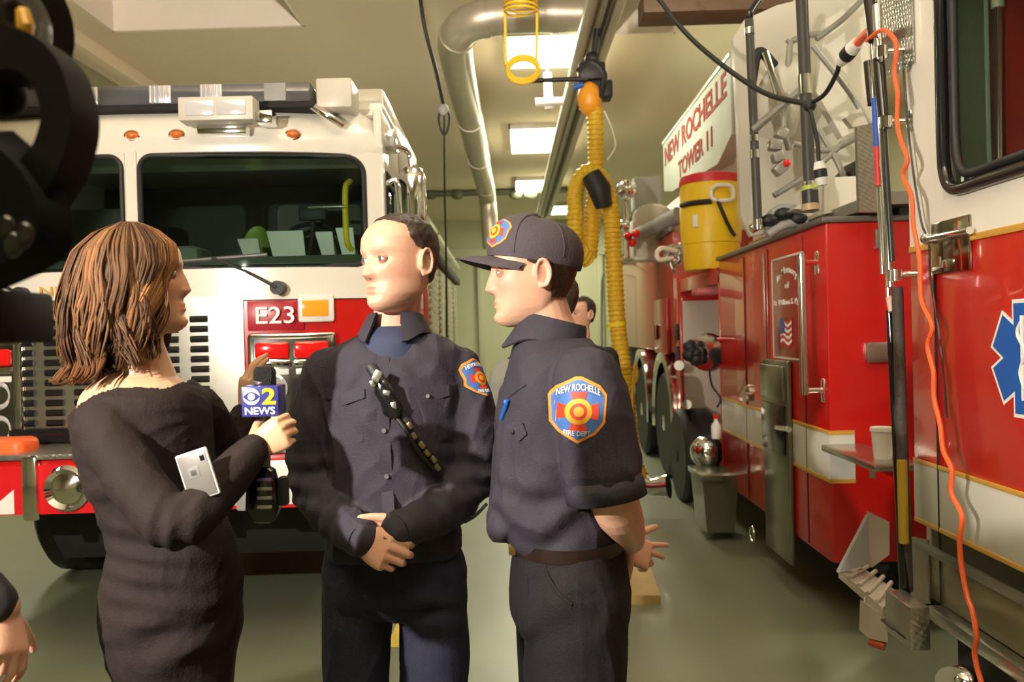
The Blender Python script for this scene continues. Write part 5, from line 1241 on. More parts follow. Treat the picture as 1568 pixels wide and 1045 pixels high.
# ---------------------------------------------------------------- man in cap, short sleeves
def build_capman():
    Y = 1.95
    t = thing('person', 'man in profile wearing a dark cap and short-sleeved uniform shirt, hands behind his back', 'person', (P(870, 900, Y).x, Y, 0))
    hc_ = P(813, 421, Y); M = HM(hc_, 97, -3, 0, 1.0)
    b = MB(); add_head(b, M, 1.0)
    limb(b, [P(828, 462, Y+.01), P(838, 495, Y+.01), P(846, 535, Y+.01)], [.058, .060, .078])
    def sx(px, py, rx, ry, dy=0, e=2.2): return (P(px, py, Y+dy), rx, ry, e)
    S_ = [sx(842, 512, .075, .060), sx(848, 530, .095, .115), sx(852, 560, .112, .155), sx(848, 610, .125, .170), sx(845, 670, .133, .165), sx(843, 740, .138, .155), sx(846, 785, .142, .155), sx(856, 812, .130, .150)]
    b.sections([(c, rx*.84, ry*.86, e) for c, rx, ry, e in S_]+[sx(868, 880, .09, .10)])
    sh_ = P(900, 585, 1.80); el = P(940, 768, 1.79); wr = P(968, 828, 1.96)
    an = [sh_, P(915, 680, 1.78), el, P(958, 805, 1.87), wr]
    shf = P(870, 575, 2.10); af = [shf, P(885, 660, 2.13), P(905, 745, 2.15), P(930, 800, 2.12), P(955, 835, 2.06)]
    limb(b, an, [.058, .056, .052, .050, .040, .030]); limb(b, af, [.058, .052, .045, .040, .030])
    MB.ball(b, P(952, 775, 1.80), .040, sc=(1, 1, 1.2))
    add_hand(b, P(950, 838, 2.03), (P(1006, 856, 2.06)-P(950, 838, 2.03)), (-.1, -1, .5), -1, [(5, 10, 8), (22, 12, 10), (40, 30, 20), (45, 40, 20)], thumb=(-10, 8, 5), s=.88, spread=11)
    add_hand(b, wr+V((-.005, .01, 0)), (P(975, 850, 2.0)-wr)+V((-.02, .05, -.02)), (1, .3, .1), 1, [(40, 50, 30)]*4, thumb=(10, 10, 5), s=.85)
    lgs = [[P(885, 900, 1.87), P(888, 1030, 1.87), P(888, 1190, 1.87), V((P(888, 900, 1.87).x, 1.87, .10))], [P(872, 900, 2.04), P(868, 1030, 2.05), P(866, 1190, 2.06), V((P(866, 900, 2.06).x, 2.07, .10))]]
    for pts in lgs: limb(b, pts, [.08, .075, .055, .04])
    me = skin_mesh(b, M, brow=.75, stubble=.06); finish('body', me, [SKIN, EYEW, IRIS], t)
    def mask(p):
        if p.y > .035 and p.z > .0: return 0
        if p.y > .016+.008*noise.noise(p*50): return 0
        if p.z < -.055: return 0
        if p.z < .018 and -.026 < p.y < .002: return 0
        if p.z < -.012 and p.y > 0: return 0
        if p.z < .0+(-p.y-.024)*-.6: return 1 if p.y < -.03 else 0
        return 1
    hair_shell(M, mask, .007, HAIRD, t)
    # shirt
    s = MB(); s.sections(S_+[sx(866, 826, .124, .15), sx(868, 832, .118, .14)])
    hem = P(922, 722, 1.785); limb(s, [sh_, P(908, 640, 1.785), hem], [.078, .080, .082], n=24); limb(s, [shf, P(885, 650, 2.13), P(898, 715, 2.15)], [.075, .074, .074], n=24)
    s.ball(P(770, 795, 1.93), .04, sc=(1.0, 2.2, 1.1))
    jt = [(P(800, 800, 1.85), V((.2, 0, 1)).normalized(), .10, .007, 75), (P(880, 790, 1.85), V((-.4, 0, 1)).normalized(), .09, .008, 80), (P(840, 720, 1.85), V((-.6, 0, .8)).normalized(), .09, .004, 60), (P(875, 650, 1.8), V((1, 0, .25)).normalized(), .07, .005, 75)]
    sm = fuse(s, .0055, 5, .5); drape(sm, .0058, (9, 9, 4), 5.7, jt)
    # open the sleeve ends and neck
    def keep(c):
        d = (hem-P(908, 640, 1.785)).normalized()
        if c.z > P(842, 518, Y).z and abs(c.x-P(842, 500, Y).x) < .1 and abs(c.y-Y) < .10: return False
        return True
    hd_ = (hem-P(908, 640, 1.785)).normalized(); bmk = bmesh.new(); bmk.from_mesh(sm); bmk.normal_update()
    bmesh.ops.delete(bmk, geom=[v for v in bmk.verts if (v.normal.dot(hd_) > .55 and 0 < (v.co-hem).dot(hd_)+.03 < .13 and ((v.co-hem)-hd_*(v.co-hem).dot(hd_)).length < .092)], context='VERTS'); bmk.to_mesh(sm); bmk.free()
    cutbm(sm, keep); sh = finish('shirt', sm, CLN, t); sh.modifiers.new('thick', 'SOLIDIFY').thickness = .004
    bvh = BVHTree.FromPolygons([w_.co.copy()+ORGN[sh.name] for w_ in sm.vertices], [tuple(p.vertices) for p in sm.polygons])
    def on(px, py, off=.004, dflt=1.8):
        o_ = P(px, py, 1.2); d = ray(px, py).normalized(); h = bvh.ray_cast(o_, d, 3); return (h[0] if h[0] is not None else P(px, py, dflt))-d*off
    collar(P(842, 512, Y), 92, .064, .068, .022, CLN, t, gap=20, drop=.050, point=.085, flare=.014, tilt=.36)
    # yoke seam and pocket, pen
    mb = MB(); mb.tube(smooth_path([on(805, 590, .001), on(790, 600, .001), on(775, 612, .001)], 4), .003, 6).build('pocket_edge', CLN, sh)
    pf = [(765, 640), (800, 648), (806, 665), (795, 676), (782, 664)]; mb = MB(); ring = [on(a, b_, .006) for a, b_ in pf]; inn = [on(a, b_, -.003) for a, b_ in pf]; vs = [mb.bm.verts.new(v_) for v_ in ring]; wi = [mb.bm.verts.new(v_) for v_ in inn]; mb._f(vs)
    for i in range(5): mb._f([vs[i], wi[i], wi[(i+1) % 5], vs[(i+1) % 5]])
    mb.build('pocket_flap', CLN, sh); MB().ball(on(785, 662, .008), .005).build('button', BLACK, sh)
    pn = thing('pen', 'blue pen clipped in the shirt pocket of the capped man', 'pen', on(772, 628, .01))
    MB().tube([on(768, 642, .008), on(774, 624, .010), on(778, 612, .012)], [.005, .0055, .004], 10).build('barrel', BLUE, pn); MB().ball(on(775, 616, .014), .006).build('clip', mat('bright_blue', (.05, .15, .7), .3), pn)
    # sleeve hem band
    hd = (hem-P(908, 640, 1.785)).normalized(); hb = MB(); hb.tube([hem+hd*.012, hem+hd*.030, hem+hd*.058], [.0800, .0850, .0860], 40, cap=False); ho = hb.build('sleeve_hem', CLN, sh); ho.modifiers.new('thick', 'SOLIDIFY').thickness = .003
    fire_patch_world(t, sh, sm, P(885, 628, 1.72), (1, .06, 0), (.06, 0, 1), (.05, -1, 0), .115, .135)
    # belt
    def ring_at(py, o, n=60):
        c = P(868, py, Y); return [c+V(((.126+o)*math.cos(a), (.153+o)*math.sin(a), 0)) for a in np.linspace(0, 2*PI, n, endpoint=False)]
    mb = MB(); mb.loft([ring_at(818, .000), ring_at(818, .003), ring_at(837, .004), ring_at(837, .000)], cap=False); bl = mb.build('belt', mat('dark_brown_belt', (.020, .010, .008), .28, coat=.4), t)
    bq = P(787, 835, 1.90); MB().box(bq+V((-.012, -.025, -.018)), bq+V((.006, .025, .018)), .004).build('buckle', mat('brass', (.75, .5, .2), .25, metal=1), bl)
    # trousers
    tr = MB(); tr.sections([sx(868, 816, .100, .125), sx(869, 835, .122, .150), sx(871, 880, .136, .165), sx(874, 930, .138, .165), sx(876, 965, .120, .13)])
    for pts, r in zip(lgs, (.102, .098)): limb(tr, [pts[0], pts[1], pts[2], pts[3]-V((0, 0, .05))], [.108, .104, .082, .070])
    tm = fuse(tr, .006, 4); drape(tm, .0040, (8, 8, 3), 2.2, [(P(870, 930, 1.8), V((-.7, 0, .7)), .10, .005, 60)])
    cutbm(tm, lambda c: c.z > .055); tt = finish('trousers', tm, CLB, t)
    bv2 = BVHTree.FromPolygons([w_.co.copy()+ORGN[tt.name] for w_ in tm.vertices], [tuple(p.vertices) for p in tm.polygons])
    def on2(px, py, off=.002):
        o_ = P(px, py, 1.2); d = ray(px, py).normalized(); h = bv2.ray_cast(o_, d, 3); return (h[0] if h[0] is not None else P(px, py, 1.78))-d*off
    MB().tube(smooth_path([on2(834, 850, .0), on2(838, 880, 0), on2(858, 912, 0), on2(876, 926, 0)], 6), .0045, 8).build('pocket_welt', CLB, tt)
    MB().tube(smooth_path([on2(806, 852, .0), on2(808, 900, 0), on2(812, 960, 0)], 6), .003, 8).build('crease', CLB, tt)
    for px in (820, 868): p_ = on2(px, 838, .004); MB().box(p_-V((.010, .004, .026)), p_+V((.010, .006, .026)), .003).build('belt_loop', CLB, tt)
    for pts in lgs: sm_ = MB(); shoe(sm_, V((pts[3].x, pts[3].y, 0)), 95); sm_.build('shoe', BLACK, t)
    # cap (own child, with crown, brim and badge)
    M0 = M; pv = Matrix.Translation((0, -.03, .03)); M = M0 @ pv @ Matrix.Rotation(math.radians(9), 4, 'X') @ pv.inverted()
    CAPM = mat('cap_cloth', (.060, .048, .060), .8, var=.08, bump=.2, bscale=200)
    mb = MB(); rings = []
    for z, k in ((.022, 1.0), (.035, 1.02), (.055, 1.02), (.075, .97), (.095, .86), (.110, .68), (.120, .45), (.125, .2), (.126, .02)):
        r = []
        for a in np.linspace(0, 2*PI, 56, endpoint=False):
            fz = 0.012*max(0, math.sin(a)); r.append(M @ V((.083*k*math.cos(a), -.012+.108*k*math.sin(a)*(1.02 if math.sin(a) > 0 else 1.0), z+(.008*math.sin(a) if z < .04 else 0)+fz*(z > .05))))
        rings.append(r)
    inn = [[M @ V((.080*math.cos(a), -.012+.105*math.sin(a), .024+.008*math.sin(a))) for a in np.linspace(0, 2*PI, 56, endpoint=False)]]
    cr = mb.loft(inn+rings).build('cap', CAPM, t)
    mb = MB(); rings = []
    for k in np.linspace(-1, 1, 25):
        x = .076*k; y0 = -.012+.106*math.sqrt(max(0, 1-(x/.083)**2)); ext = .068*math.sqrt(max(0.0, 1-abs(k)**2.6))
        zz = .032-.018*k*k; rings.append([M @ V((x, y0-.01, zz)), M @ V((x, y0+ext*.5, zz-.001-.004)), M @ V((x, y0+ext, zz-.012)), M @ V((x, y0+ext, zz-.016)), M @ V((x, y0+ext*.5, zz-.009)), M @ V((x, y0-.01, zz-.005))])
    mb.loft(rings).build('brim', CAPM, cr)
    for ang in (math.radians(0), math.radians(60), math.radians(120), math.radians(180), math.radians(240), math.radians(300)):
        pts = [M @ V((.0838*k*math.cos(ang+.5), -.012+.109*k*math.sin(ang+.5), z+.012*max(0, math.sin(ang+.5))*(z > .05))) for z, k in ((.035, 1.02), (.055, 1.02), (.075, .97), (.095, .86), (.110, .68), (.120, .45), (.126, .1))]
        MB().tube(smooth_path(pts, 4), .0012, 6).build('seam', CAPM, cr)
    MB().ball(M @ V((0, -.012, .128)), .007, sc=(1, 1, .6)).build('top_button', CAPM, cr)
    off = ORGN[cr.name]; tmp = cr.data.copy(); tmp.transform(Matrix.Translation(off))
    R = M.to_3x3(); nrm = (R @ V((-.42, .78, .45))).normalized(); uu = (R @ V((0, 0, 1))).cross(nrm).normalized(); vv = nrm.cross(uu)
    if vv.z < 0: vv = -vv
    fire_patch(tmp, M @ V((-.030, .080, .080)), uu, vv, nrm, .078, .072, cr, word=False); bpy.data.meshes.remove(tmp)
    # wrist watch strap glimpse
    return t
build_capman()
# ---------------------------------------------------------------- reporter
def build_reporter():
    Y = 1.70
    t = thing('person', 'woman with wavy chestnut bob in black long-sleeved dress holding a microphone', 'person', (P(268, 900, Y).x, Y, 0))
    hc_ = P(212, 430, Y); M = HM(hc_, -78, 3, 0, .95)
    b = MB(); add_head(b, M, .9, female=1.0, nose=.82, jaw=.92)
    limb(b, [P(208, 470, Y+.01), P(214, 530, Y), P(226, 590, Y)], [.048, .046, .060])
    def sx(px, py, rx, ry, dy=0, e=2.2): return (P(px, py, Y+dy), rx, ry, e)
    S_ = [sx(214, 562, .052, .050), sx(212, 585, .100, .095), sx(216, 612, .128, .125), sx(220, 660, .132, .125), sx(232, 730, .125, .115), sx(250, 790, .118, .105), sx(264, 835, .122, .110), sx(265, 890, .134, .125), sx(264, 950, .136, .125), sx(268, 1000, .122, .12), sx(272, 1060, .106, .11), sx(276, 1180, .10, .10), sx(276, 1290, .09, .09)]
    b.sections([(c, rx-.015, ry-.015, e) for c, rx, ry, e in S_[:9]])
    an = [P(160, 652, 1.60), P(205, 735, 1.54), P(272, 803, 1.50), P(335, 748, 1.545), P(392, 684, 1.585)]
    af = [P(305, 630, 1.79), P(330, 668, 1.86), P(348, 690, 1.92), P(362, 668, 1.93), P(375, 640, 1.94)]
    limb(b, an, [.044, .040, .038, .036, .030, .024]); limb(b, af, [.044, .040, .036, .032, .026])
    mc_ = P(405, 672, 1.625)
    wr = P(386, 688, 1.592)
    add_hand(b, wr, V((.80, -.10, .42)), (.15, -1, .15), -1, [(62, 78, 40), (66, 80, 42), (70, 80, 42), (74, 80, 42)], thumb=(60, 45, 40), s=.80, spread=1)
    add_hand(b, P(377, 632, 1.94), V((.10, -.05, 1)), (-.7, -.7, .1), 1, [(14, 20, 12), (18, 22, 14), (20, 24, 14), (26, 26, 14)], thumb=(10, 10, 5), s=.86)
    for x_ in (-.055, .055):
        c = P(274, 1060, Y); limb(b, [V((c.x+x_, Y, .80)), V((c.x+x_, Y, .48)), V((c.x+x_, Y+.02, .10))], [.07, .050, .032])
        b.ball(V((c.x+x_+.05, Y+.01, .035)), .04, sc=(2.4, .9, .8))
    me = skin_mesh(b, M, voxel=.0030, brow=.6, lip=(.95, .50, .48)); finish('body', me, [SKINF, EYEW, IRIS], t)
    # dress
    s = MB(); s.sections(S_); limb(s, an[:-1]+[an[-1].lerp(an[-2], .06)], [.056, .050, .049, .046, .040, .031]); limb(s, af, [.052, .048, .044, .040, .033])
    jt = [(an[2], (an[3]-an[1]).normalized(), .07, .003, 170), (P(230, 860, 1.6), V((.15, 0, 1)).normalized(), .11, .0035, 150), (P(250, 960, 1.6), V((-.25, 0, 1)).normalized(), .13, .0035, 70), (P(180, 760, 1.6), V((-.2, 0, 1)).normalized(), .08, .004, 90), (P(300, 1030, 1.6), V((-.35, 0, 1)).normalized(), .12, .0045, 70)]
    sm = fuse(s, .005, 5, .5); drape(sm, .0032, (7, 7, 8), 8.8, jt)
    def zc(c):
        f = CAM + (c-CAM)*(Y/c.y); px = 784+ (RC.transposed() @ (c-CAM)).x/-(RC.transposed() @ (c-CAM)).z*FPX; py = 522.5-(RC.transposed() @ (c-CAM)).y/-(RC.transposed() @ (c-CAM)).z*FPX
        cut = float(np.interp(px, [100, 120, 150, 180, 215, 250, 275, 330], [640, 618, 601, 593, 592, 594, 586, 570])); return py > cut
    cutbm(sm, zc); cutbm(sm, lambda c: c.z > .52)
    d_ = finish('dress', sm, DRS, t); d_.modifiers.new('thick', 'SOLIDIFY').thickness = .002
    MB().ball(P(274, 1060, Y)*1, .001).bm.free()
    # hair: wavy strands hanging over a dark base
    rnd = random.Random(11); NZ = [.125, .105, .07, .03, -.01, -.06, -.11, -.15, -.19]
    RB = [.01, .062, .104, .122, .134, .150, .150, .138, .128]; RS = [.01, .050, .080, .092, .100, .104, .102, .096, .088]; RF = [.01, .055, .092, .098, .082, .070, .060, .052, .045]
    def hull(phi, z, o=0.0):
        # phi: 0 = face, 90 = her right (camera side), 180 = back
        s_, c_ = math.sin(phi), math.cos(phi); rs = float(np.interp(-z, [-v for v in NZ], RS))+o
        ry = (float(np.interp(-z, [-v for v in NZ], RF if c_ > 0 else RB)))+o
        return V((rs*s_, -.008+ry*c_, z))
    mb = MB(); rings = []
    for z in np.linspace(.124, -.125, 26):
        rings.append([M @ hull(math.radians(p_), z, -.012) for p_ in np.linspace(52, 308, 44)])
    mb.loft(rings, cap=False, closed=False); base = mb.mesh('hb'); 
    mb = MB(); cols = []
    def strand(phi0, phi1, z0, z1, rad, amp, ph, o, shade, pw=0):
        n = 20; pts = []
        for i in range(n):
            f = i/(n-1); z = z0+(z1-z0)*(f**1.15); g = max(0, (f-.30)/.70); phi = phi0+(phi1-phi0)*(min(1, f*1.5) if not pw else min(1, f*1.35)**pw)+ math.radians(10)*g*math.sin(f*8.5+ph)*amp
            p = hull(phi, z, o+.011*amp*g*math.sin(f*10.5+ph+1.1)); 
            pts.append(M @ p)
        k0 = len(mb.bm.verts); mb.tube(pts, [rad*.5, rad, rad, rad, rad*.9, rad*.25], 6, flat=.55); cols.extend([shade]*(len(mb.bm.verts)-k0))
    for k in range(2300):
        phi = math.radians(rnd.uniform(38, 322)); clump = round(phi*5)/5; back = abs(phi-PI) < .9
        front = min(phi, 2*PI-phi) < math.radians(75)
        z1 = rnd.uniform(-.19, -.135) + (.02 if front else 0) - (.012 if back else 0)
        ph = clump*9.0+rnd.uniform(-.35, .35); sh = (.75+.35*math.sin(clump*23+1))*rnd.choice([.5, .7, .9, 1.0, 1.2, 1.6]); 
        col = (sh*1.0, sh*.97, sh*.9) if rnd.random() > .25 else (sh*1.35, sh*1.15, sh*.95)
        p0 = phi if phi < PI else phi
        strand(p0+(rnd.uniform(-.15, .15)), phi, .1235-rnd.uniform(0, .012), z1, rnd.uniform(.0014, .0030), rnd.uniform(1.0, 1.5), ph, rnd.uniform(-.014, .005)+.006*math.sin(clump*13), col)
    # front sweep over the cheek: golden lock from forehead to jaw
    for k in range(150):
        f = k/149; ph0 = math.radians(8+38*f+rnd.uniform(-3, 3)); ph1 = math.radians(52+26*f); sh = rnd.uniform(1.1, 2.0)
        strand(ph0, ph1, .112-.01*rnd.random(), -.165+rnd.uniform(-.02, .02), rnd.uniform(.002, .0038), .95, 1.2+rnd.uniform(-.3, .3), rnd.uniform(-.004, .004), (sh*1.25, sh*1.15, sh*.85), 1.7)
        if k % 3 == 0: strand(-ph0, -ph1, .112, -.16, .004, .8, 2, 0, (sh, sh, sh))
    # outward flicked ends at the nape
    for k in range(60):
        phi = math.radians(rnd.uniform(110, 235)); p0 = hull(phi, -.13, -.01); dr = V((math.sin(phi), math.cos(phi), 0)); pts = [M @ (p0), M @ (p0+dr*.004+V((0, 0, -.03))), M @ (p0+dr*(.012+rnd.uniform(0, .02))+V((0, 0, -.055-rnd.uniform(0, .02)))), M @ (p0+dr*(.03+rnd.uniform(0, .02))+V((0, 0, -.06-rnd.uniform(0, .015))))]
        k0 = len(mb.bm.verts); sp = smooth_path(pts, 4); mb.tube(sp, [.005, .005, .001], 6, flat=.6); cols.extend([(.95, .82, .72)]*(len(mb.bm.verts)-k0))
    sb = len(mb.bm.verts); mb.bm.from_mesh(base); cols.extend([(.45, .42, .4)]*(len(mb.bm.verts)-sb))
    me = mb.mesh('hair', norm=False); rgb_attr(me, np.array(cols)); finish('hair', me, HAIRB, t)
    # microphone: a thing of its own
    mt = thing('news_microphone', 'handheld news microphone with blue and white channel flag held by the woman', 'microphone', P(405, 800, 1.62))
    ym = 1.625
    mesh_m = mat('mic_grille', (.02, .02, .02), .5, metal=.3, bump=1.0, bscale=400)
    MB().lathe([(.001, .0), (.017, -.002), (.0215, -.012), (.0215, -.03), (.020, -.042), (.016, -.046), (.001, -.046)], P(405, 560, ym), (0, 0, 1)).build('grille', mesh_m, mt)
    MB().lathe([(.0205, 0), (.0215, .004), (.0205, .008)], P(405, 588, ym), (0, 0, 1)).build('collar_ring', STEEL, mt)
    MB().tube([P(405, 595, ym), P(404, 640, ym), P(404, 720, ym)], [.017, .0135, .0125], 24).build('handle', mat('mic_silver', (.16, .16, .16), .35, metal=.7), mt)
    c = P(404.5, 613, ym); hw, hh = .0345, .029; Rf = Matrix.Rotation(math.radians(4), 3, 'Z')
    NB = mat('flag_navy', (.035, .04, .26), .35, coat=.3)
    fl = MB().box(c-V((hw, hw, hh)), c+V((hw, hw, hh)), .003, rot=Rf).build('flag_block', NB, mt)
    u = Rf @ V((1, 0, 0)); vv = V((0, 0, 1)); n = Rf @ V((0, -1, 0)); f0 = c+n*(hw+.0008)
    text('lettering', 'NEWS', .056, .014, f0-vv*.0175, u, vv, PW, fl, depth=.001, offset=.02)
    text('lettering', '2', .026, .031, f0+vv*.0095+u*.017, u, vv, mat('numeral_yellow', (.9, .6, .02), .4), fl, depth=.001, offset=.03)
    ec = f0+vv*.0095-u*.015
    def disc(r0, r1, name, m, off, n_=40):
        mb_ = MB(); mb_.prism([ec+u*(r0*math.cos(a))+vv*(r1*math.sin(a))+n*off for a in np.linspace(0, 2*PI, n_, endpoint=False)], n*.0006); mb_.build(name, m, fl)
    disc(.0155, .0155, 'logo_disc', PW, 0)
    # lens-shaped blue gap with white pupil inside the disc
    mb_ = MB(); pts = [ec+u*x+vv*(.0088*(1-(x/.0155)**2))+n*.0008 for x in np.linspace(-.0155, .0155, 20)]+[ec+u*x-vv*(.0088*(1-(x/.0155)**2))+n*.0008 for x in np.linspace(.0155, -.0155, 20)][1:-1]
    mb_.prism(pts, n*.0006); mb_.build('logo_eye', NB, fl); disc(.0066, .0066, 'logo_pupil', PW, .0014)
    # black transmitter pack under the hand
    tx = P(403, 756, ym)
    MB().loft([[tx+V((rx*math.copysign(abs(math.cos(a))**.7, math.cos(a)), ry*math.copysign(abs(math.sin(a))**.7, math.sin(a)), z)) for a in np.linspace(0, 2*PI, 28, endpoint=False)] for z, rx, ry in ((-.056, .012, .010), (-.052, .024, .02), (-.03, .033, .026), (.02, .030, .024), (.045, .024, .02), (.052, .014, .013))]).build('transmitter', GLOSSB, mt)
    q = P(432, 752, ym); MB().box(q+V((-.006, -.012, -.028)), q+V((.012, .012, .028)), .005).build('battery_door', BLACK, mt)
    for k in range(4): q = P(405, 735+14*k, ym-.028); MB().box(q-V((.014, .002, .003)), q+V((.014, .002, .003)), .001).build('button', GREYP if k else mat('violet_display', (.2, .12, .4), .3), mt)
    # phone held against the forearm
    pc_ = P(301, 721, 1.50); ph = thing('smartphone', 'silver smartphone with dark camera dot held upright by the woman behind her forearm', 'phone', pc_-V((0, 0, .04)))
    Rp = Matrix.Rotation(math.radians(-6), 3, 'Z') @ Matrix.Rotation(math.radians(-17), 3, 'Y')
    def pb(name, a, b_, m, bev, par=ph):
        mb_ = MB(); t_ = bmesh.new(); a, b_ = V(a), V(b_); bmesh.ops.create_cube(t_, size=1)
        for v_ in t_.verts: v_.co = V(((a.x+b_.x)/2+v_.co.x*(b_.x-a.x), (a.y+b_.y)/2+v_.co.y*(b_.y-a.y), (a.z+b_.z)/2+v_.co.z*(b_.z-a.z)))
        bmesh.ops.bevel(t_, geom=t_.edges[:], offset=bev, segments=3, affect='EDGES', profile=.5)
        for v_ in t_.verts: v_.co = Rp @ v_.co
        mb_._merge(t_, pc_); return mb_.build(name, m, par)
    sv = mat('phone_silver', (.33, .32, .31), .3, metal=.6)
    body_ = pb('body', (-.029, -.004, -.050), (.029, .004, .034), sv, .0035)
    pb('rim_bumper', (-.0305, -.003, -.0515), (.0305, .003, .0355), mat('phone_rim', (.75, .73, .68), .4), .0028)
    pb('logo_square', (-.014, -.0046, -.012), (.007, -.0038, .008), mat('phone_grey', (.20, .20, .19), .4), .0003); pb('logo_centre', (-.009, -.0052, -.007), (.001, -.0044, .003), mat('phone_dark', (.07, .07, .07), .4), .0003)
    pb('camera_lens', (.015, -.0056, .014), (.023, -.0038, .024), GLOSSB, .0008)
    return t
build_reporter()
# ---------------------------------------------------------------- television camera at the upper left and its operator
def build_camera():
    Y = .86
    t = thing('television_camera', 'large black television camera with curved handle filling the upper left edge', 'video camera', P(30, 445, Y))
    blk = mat('camera_black', (.003, .003, .003), .6, spec=.15, var=.2, scale=20, bump=.05, bscale=120)
    rings = []
    bpts = [(-140, 90, .10), (-60, 130, .11), (0, 330, .115)]
    mb = MB()
    out = [(-150, 205), (20, 200), (60, 235), (82, 260), (100, 290), (112, 330), (112, 368), (100, 395), (60, 420), (0, 446), (-150, 470)]
    A = [P(a, b, Y-.07) for a, b in out]; cnt = P(0, 330, Y)
    rings = [[cnt.lerp(p, .82)+V((0, -.035, 0)) for p in A], A, [cnt.lerp(p, .8)+V((-.09, .16, 0)) for p in A], [cnt.lerp(p, .6)+V((-.11, .20, 0)) for p in A]]
    mb.loft(rings); body = mb.build('camera_body', blk, t)
    # strap-like curved handle
    hp = [P(-40, 92, Y-.05), P(10, 88, Y-.06), P(55, 92, Y-.06), P(88, 115, Y-.06), P(105, 150, Y-.06), P(112, 190, Y-.06), P(102, 235, Y-.06), P(86, 265, Y-.06), P(60, 300, Y-.05)]
    sp = smooth_path(hp, 6); rings = []; wpx = [0.5*v for v in (60, 58, 50, 44, 40, 38, 40, 46, 54)]
    for i, p in enumerate(sp):
        d = (sp[min(i+1, len(sp)-1)]-sp[max(i-1, 0)]).normalized(); nn = V((d.z, 0, -d.x)).normalized(); hw = float(np.interp(i/(len(sp)-1)*8, range(9), wpx))/1240
        rings.append([p+nn*hw+V((0, -.006, 0)), p+nn*hw*.9+V((0, -.03, 0)), p-nn*hw*.9+V((0, -.03, 0)), p-nn*hw+V((0, -.006, 0)), p-nn*hw+V((0, .02, 0)), p+nn*hw+V((0, .02, 0))])
    MB().loft(rings).build('handle', mat('handle_black', (.006, .005, .005), .7, spec=.15), t)
    # lens barrel / viewfinder with yellow ring at the top corner
    MB().lathe([(.06, 0), (.062, .03), (.055, .05), (.001, .05)], P(-10, 40, Y), (1, -.2, -.15), 28).build('viewfinder', blk, t)
    MB().lathe([(.030, -.12), (.036, -.03), (.038, 0), (.030, .006), (.001, .006)], P(40, 42, Y-.03), (1, -.15, -.1), 28).build('lens_hood', GLOSSB, t)
    MB().tube([P(34, 16, Y-.075), P(39, 40, Y-.078), P(38, 62, Y-.075)], [.006, .008, .006], 10).build('yellow_ring', mat('camera_yellow', (.75, .42, .04), .4), t)
    MB().ball(P(6, 145, Y-.03), .022).build('knob', blk, t)
    for px, py in ((20, 375), (38, 360), (10, 350)): MB().ball(P(px, py, Y-.12), .008, sc=(1, .6, 1.5)).build('dial', GLOSSB, t)
    # the crew's lamp head on top, out of frame, is what lights the scene
    bx('shoulder_rest', P(-150, 470, Y)+V((0, 0, -.04)), P(-40, 440, Y)+V((0, .15, 0)), blk, t)
    # operator
    o = thing('person', 'camera operator in dark sleeve, only a hand showing at the lower left edge', 'person', (-1.38, 1.32, 0))
    cx = -1.38; b = MB(); M = HM(V((cx, 1.32, 1.66)), -50, 0, 0, 1.0); add_head(b, M, 1.0)
    limb(b, [V((cx, 1.33, 1.60)), V((cx, 1.33, 1.48))], [.056, .06])
    S_ = [(V((cx, 1.33, 1.47)), .09, .06, 2.2), (V((cx, 1.33, 1.42)), .16, .10, 2.2), (V((cx, 1.33, 1.25)), .165, .12, 2.2), (V((cx, 1.33, 1.0)), .15, .11, 2.2), (V((cx, 1.33, .90)), .16, .11, 2.2)]
    b.sections([(c, rx*.9, ry*.9, e) for c, rx, ry, e in S_])
    wr = P(4, 932, 1.48); ar = [V((cx+.16, 1.32, 1.38)), V((cx+.23, 1.30, 1.22)), V((cx+.36, 1.42, 1.18)), wr]
    limb(b, ar, [.05, .045, .04, .030]); al = [V((cx-.16, 1.32, 1.38)), V((cx-.20, 1.30, 1.12)), V((cx-.10, 1.22, 1.25))]; limb(b, al, [.05, .045, .03])
    add_hand(b, wr, P(14, 990, 1.46)-wr, (1, -.35, .1), -1, [(25, 30, 20), (30, 34, 20), (34, 36, 20), (38, 36, 20)], thumb=(20, 10, 10), s=.9)
    add_hand(b, V((cx-.10, 1.22, 1.25)), (.6, -.2, .7), (-.5, -.8, 0), 1, [(40, 40, 20)]*4, s=.9)
    lg = [[V((cx+s_*.09, 1.33, .92)), V((cx+s_*.1, 1.33, .5)), V((cx+s_*.1, 1.34, .10))] for s_ in (-1, 1)]
    for l in lg: limb(b, l, [.075, .055, .04])
    finish('body', skin_mesh(b, M, voxel=.0045), [SKIN, EYEW, IRIS], o)
    s = MB(); s.sections(S_); limb(s, ar[:-1]+[wr.lerp(ar[-2], .12)], [.068, .060, .052, .042]); limb(s, al, [.066, .06, .045]); sm = fuse(s, .007, 4); drape(sm, .004, (9, 9, 5), 1.2); finish('jacket', sm, mat('dark_jacket', (.018, .018, .022), .8), o)
    tr = MB(); tr.sections([(V((cx, 1.33, .93)), .155, .105, 2), (V((cx, 1.33, .85)), .16, .11, 2), (V((cx, 1.33, .78)), .12, .08, 2)])
    for l in lg: limb(tr, [l[0], l[1], l[2]-V((0, 0, .04))], [.09, .07, .06])
    finish('trousers', fuse(tr, .008, 4), CLB, o)
    for l in lg: sm_ = MB(); shoe(sm_, V((l[2].x, l[2].y, 0)), -50); sm_.build('shoe', BLACK, o)
    hair_shell(M, lambda p: 1 if (p.y < .01 or p.z > .085) and p.z > -.04 and not (p.z < .015 and p.y > -.022) else 0, .008, HAIRD, o)
build_camera()
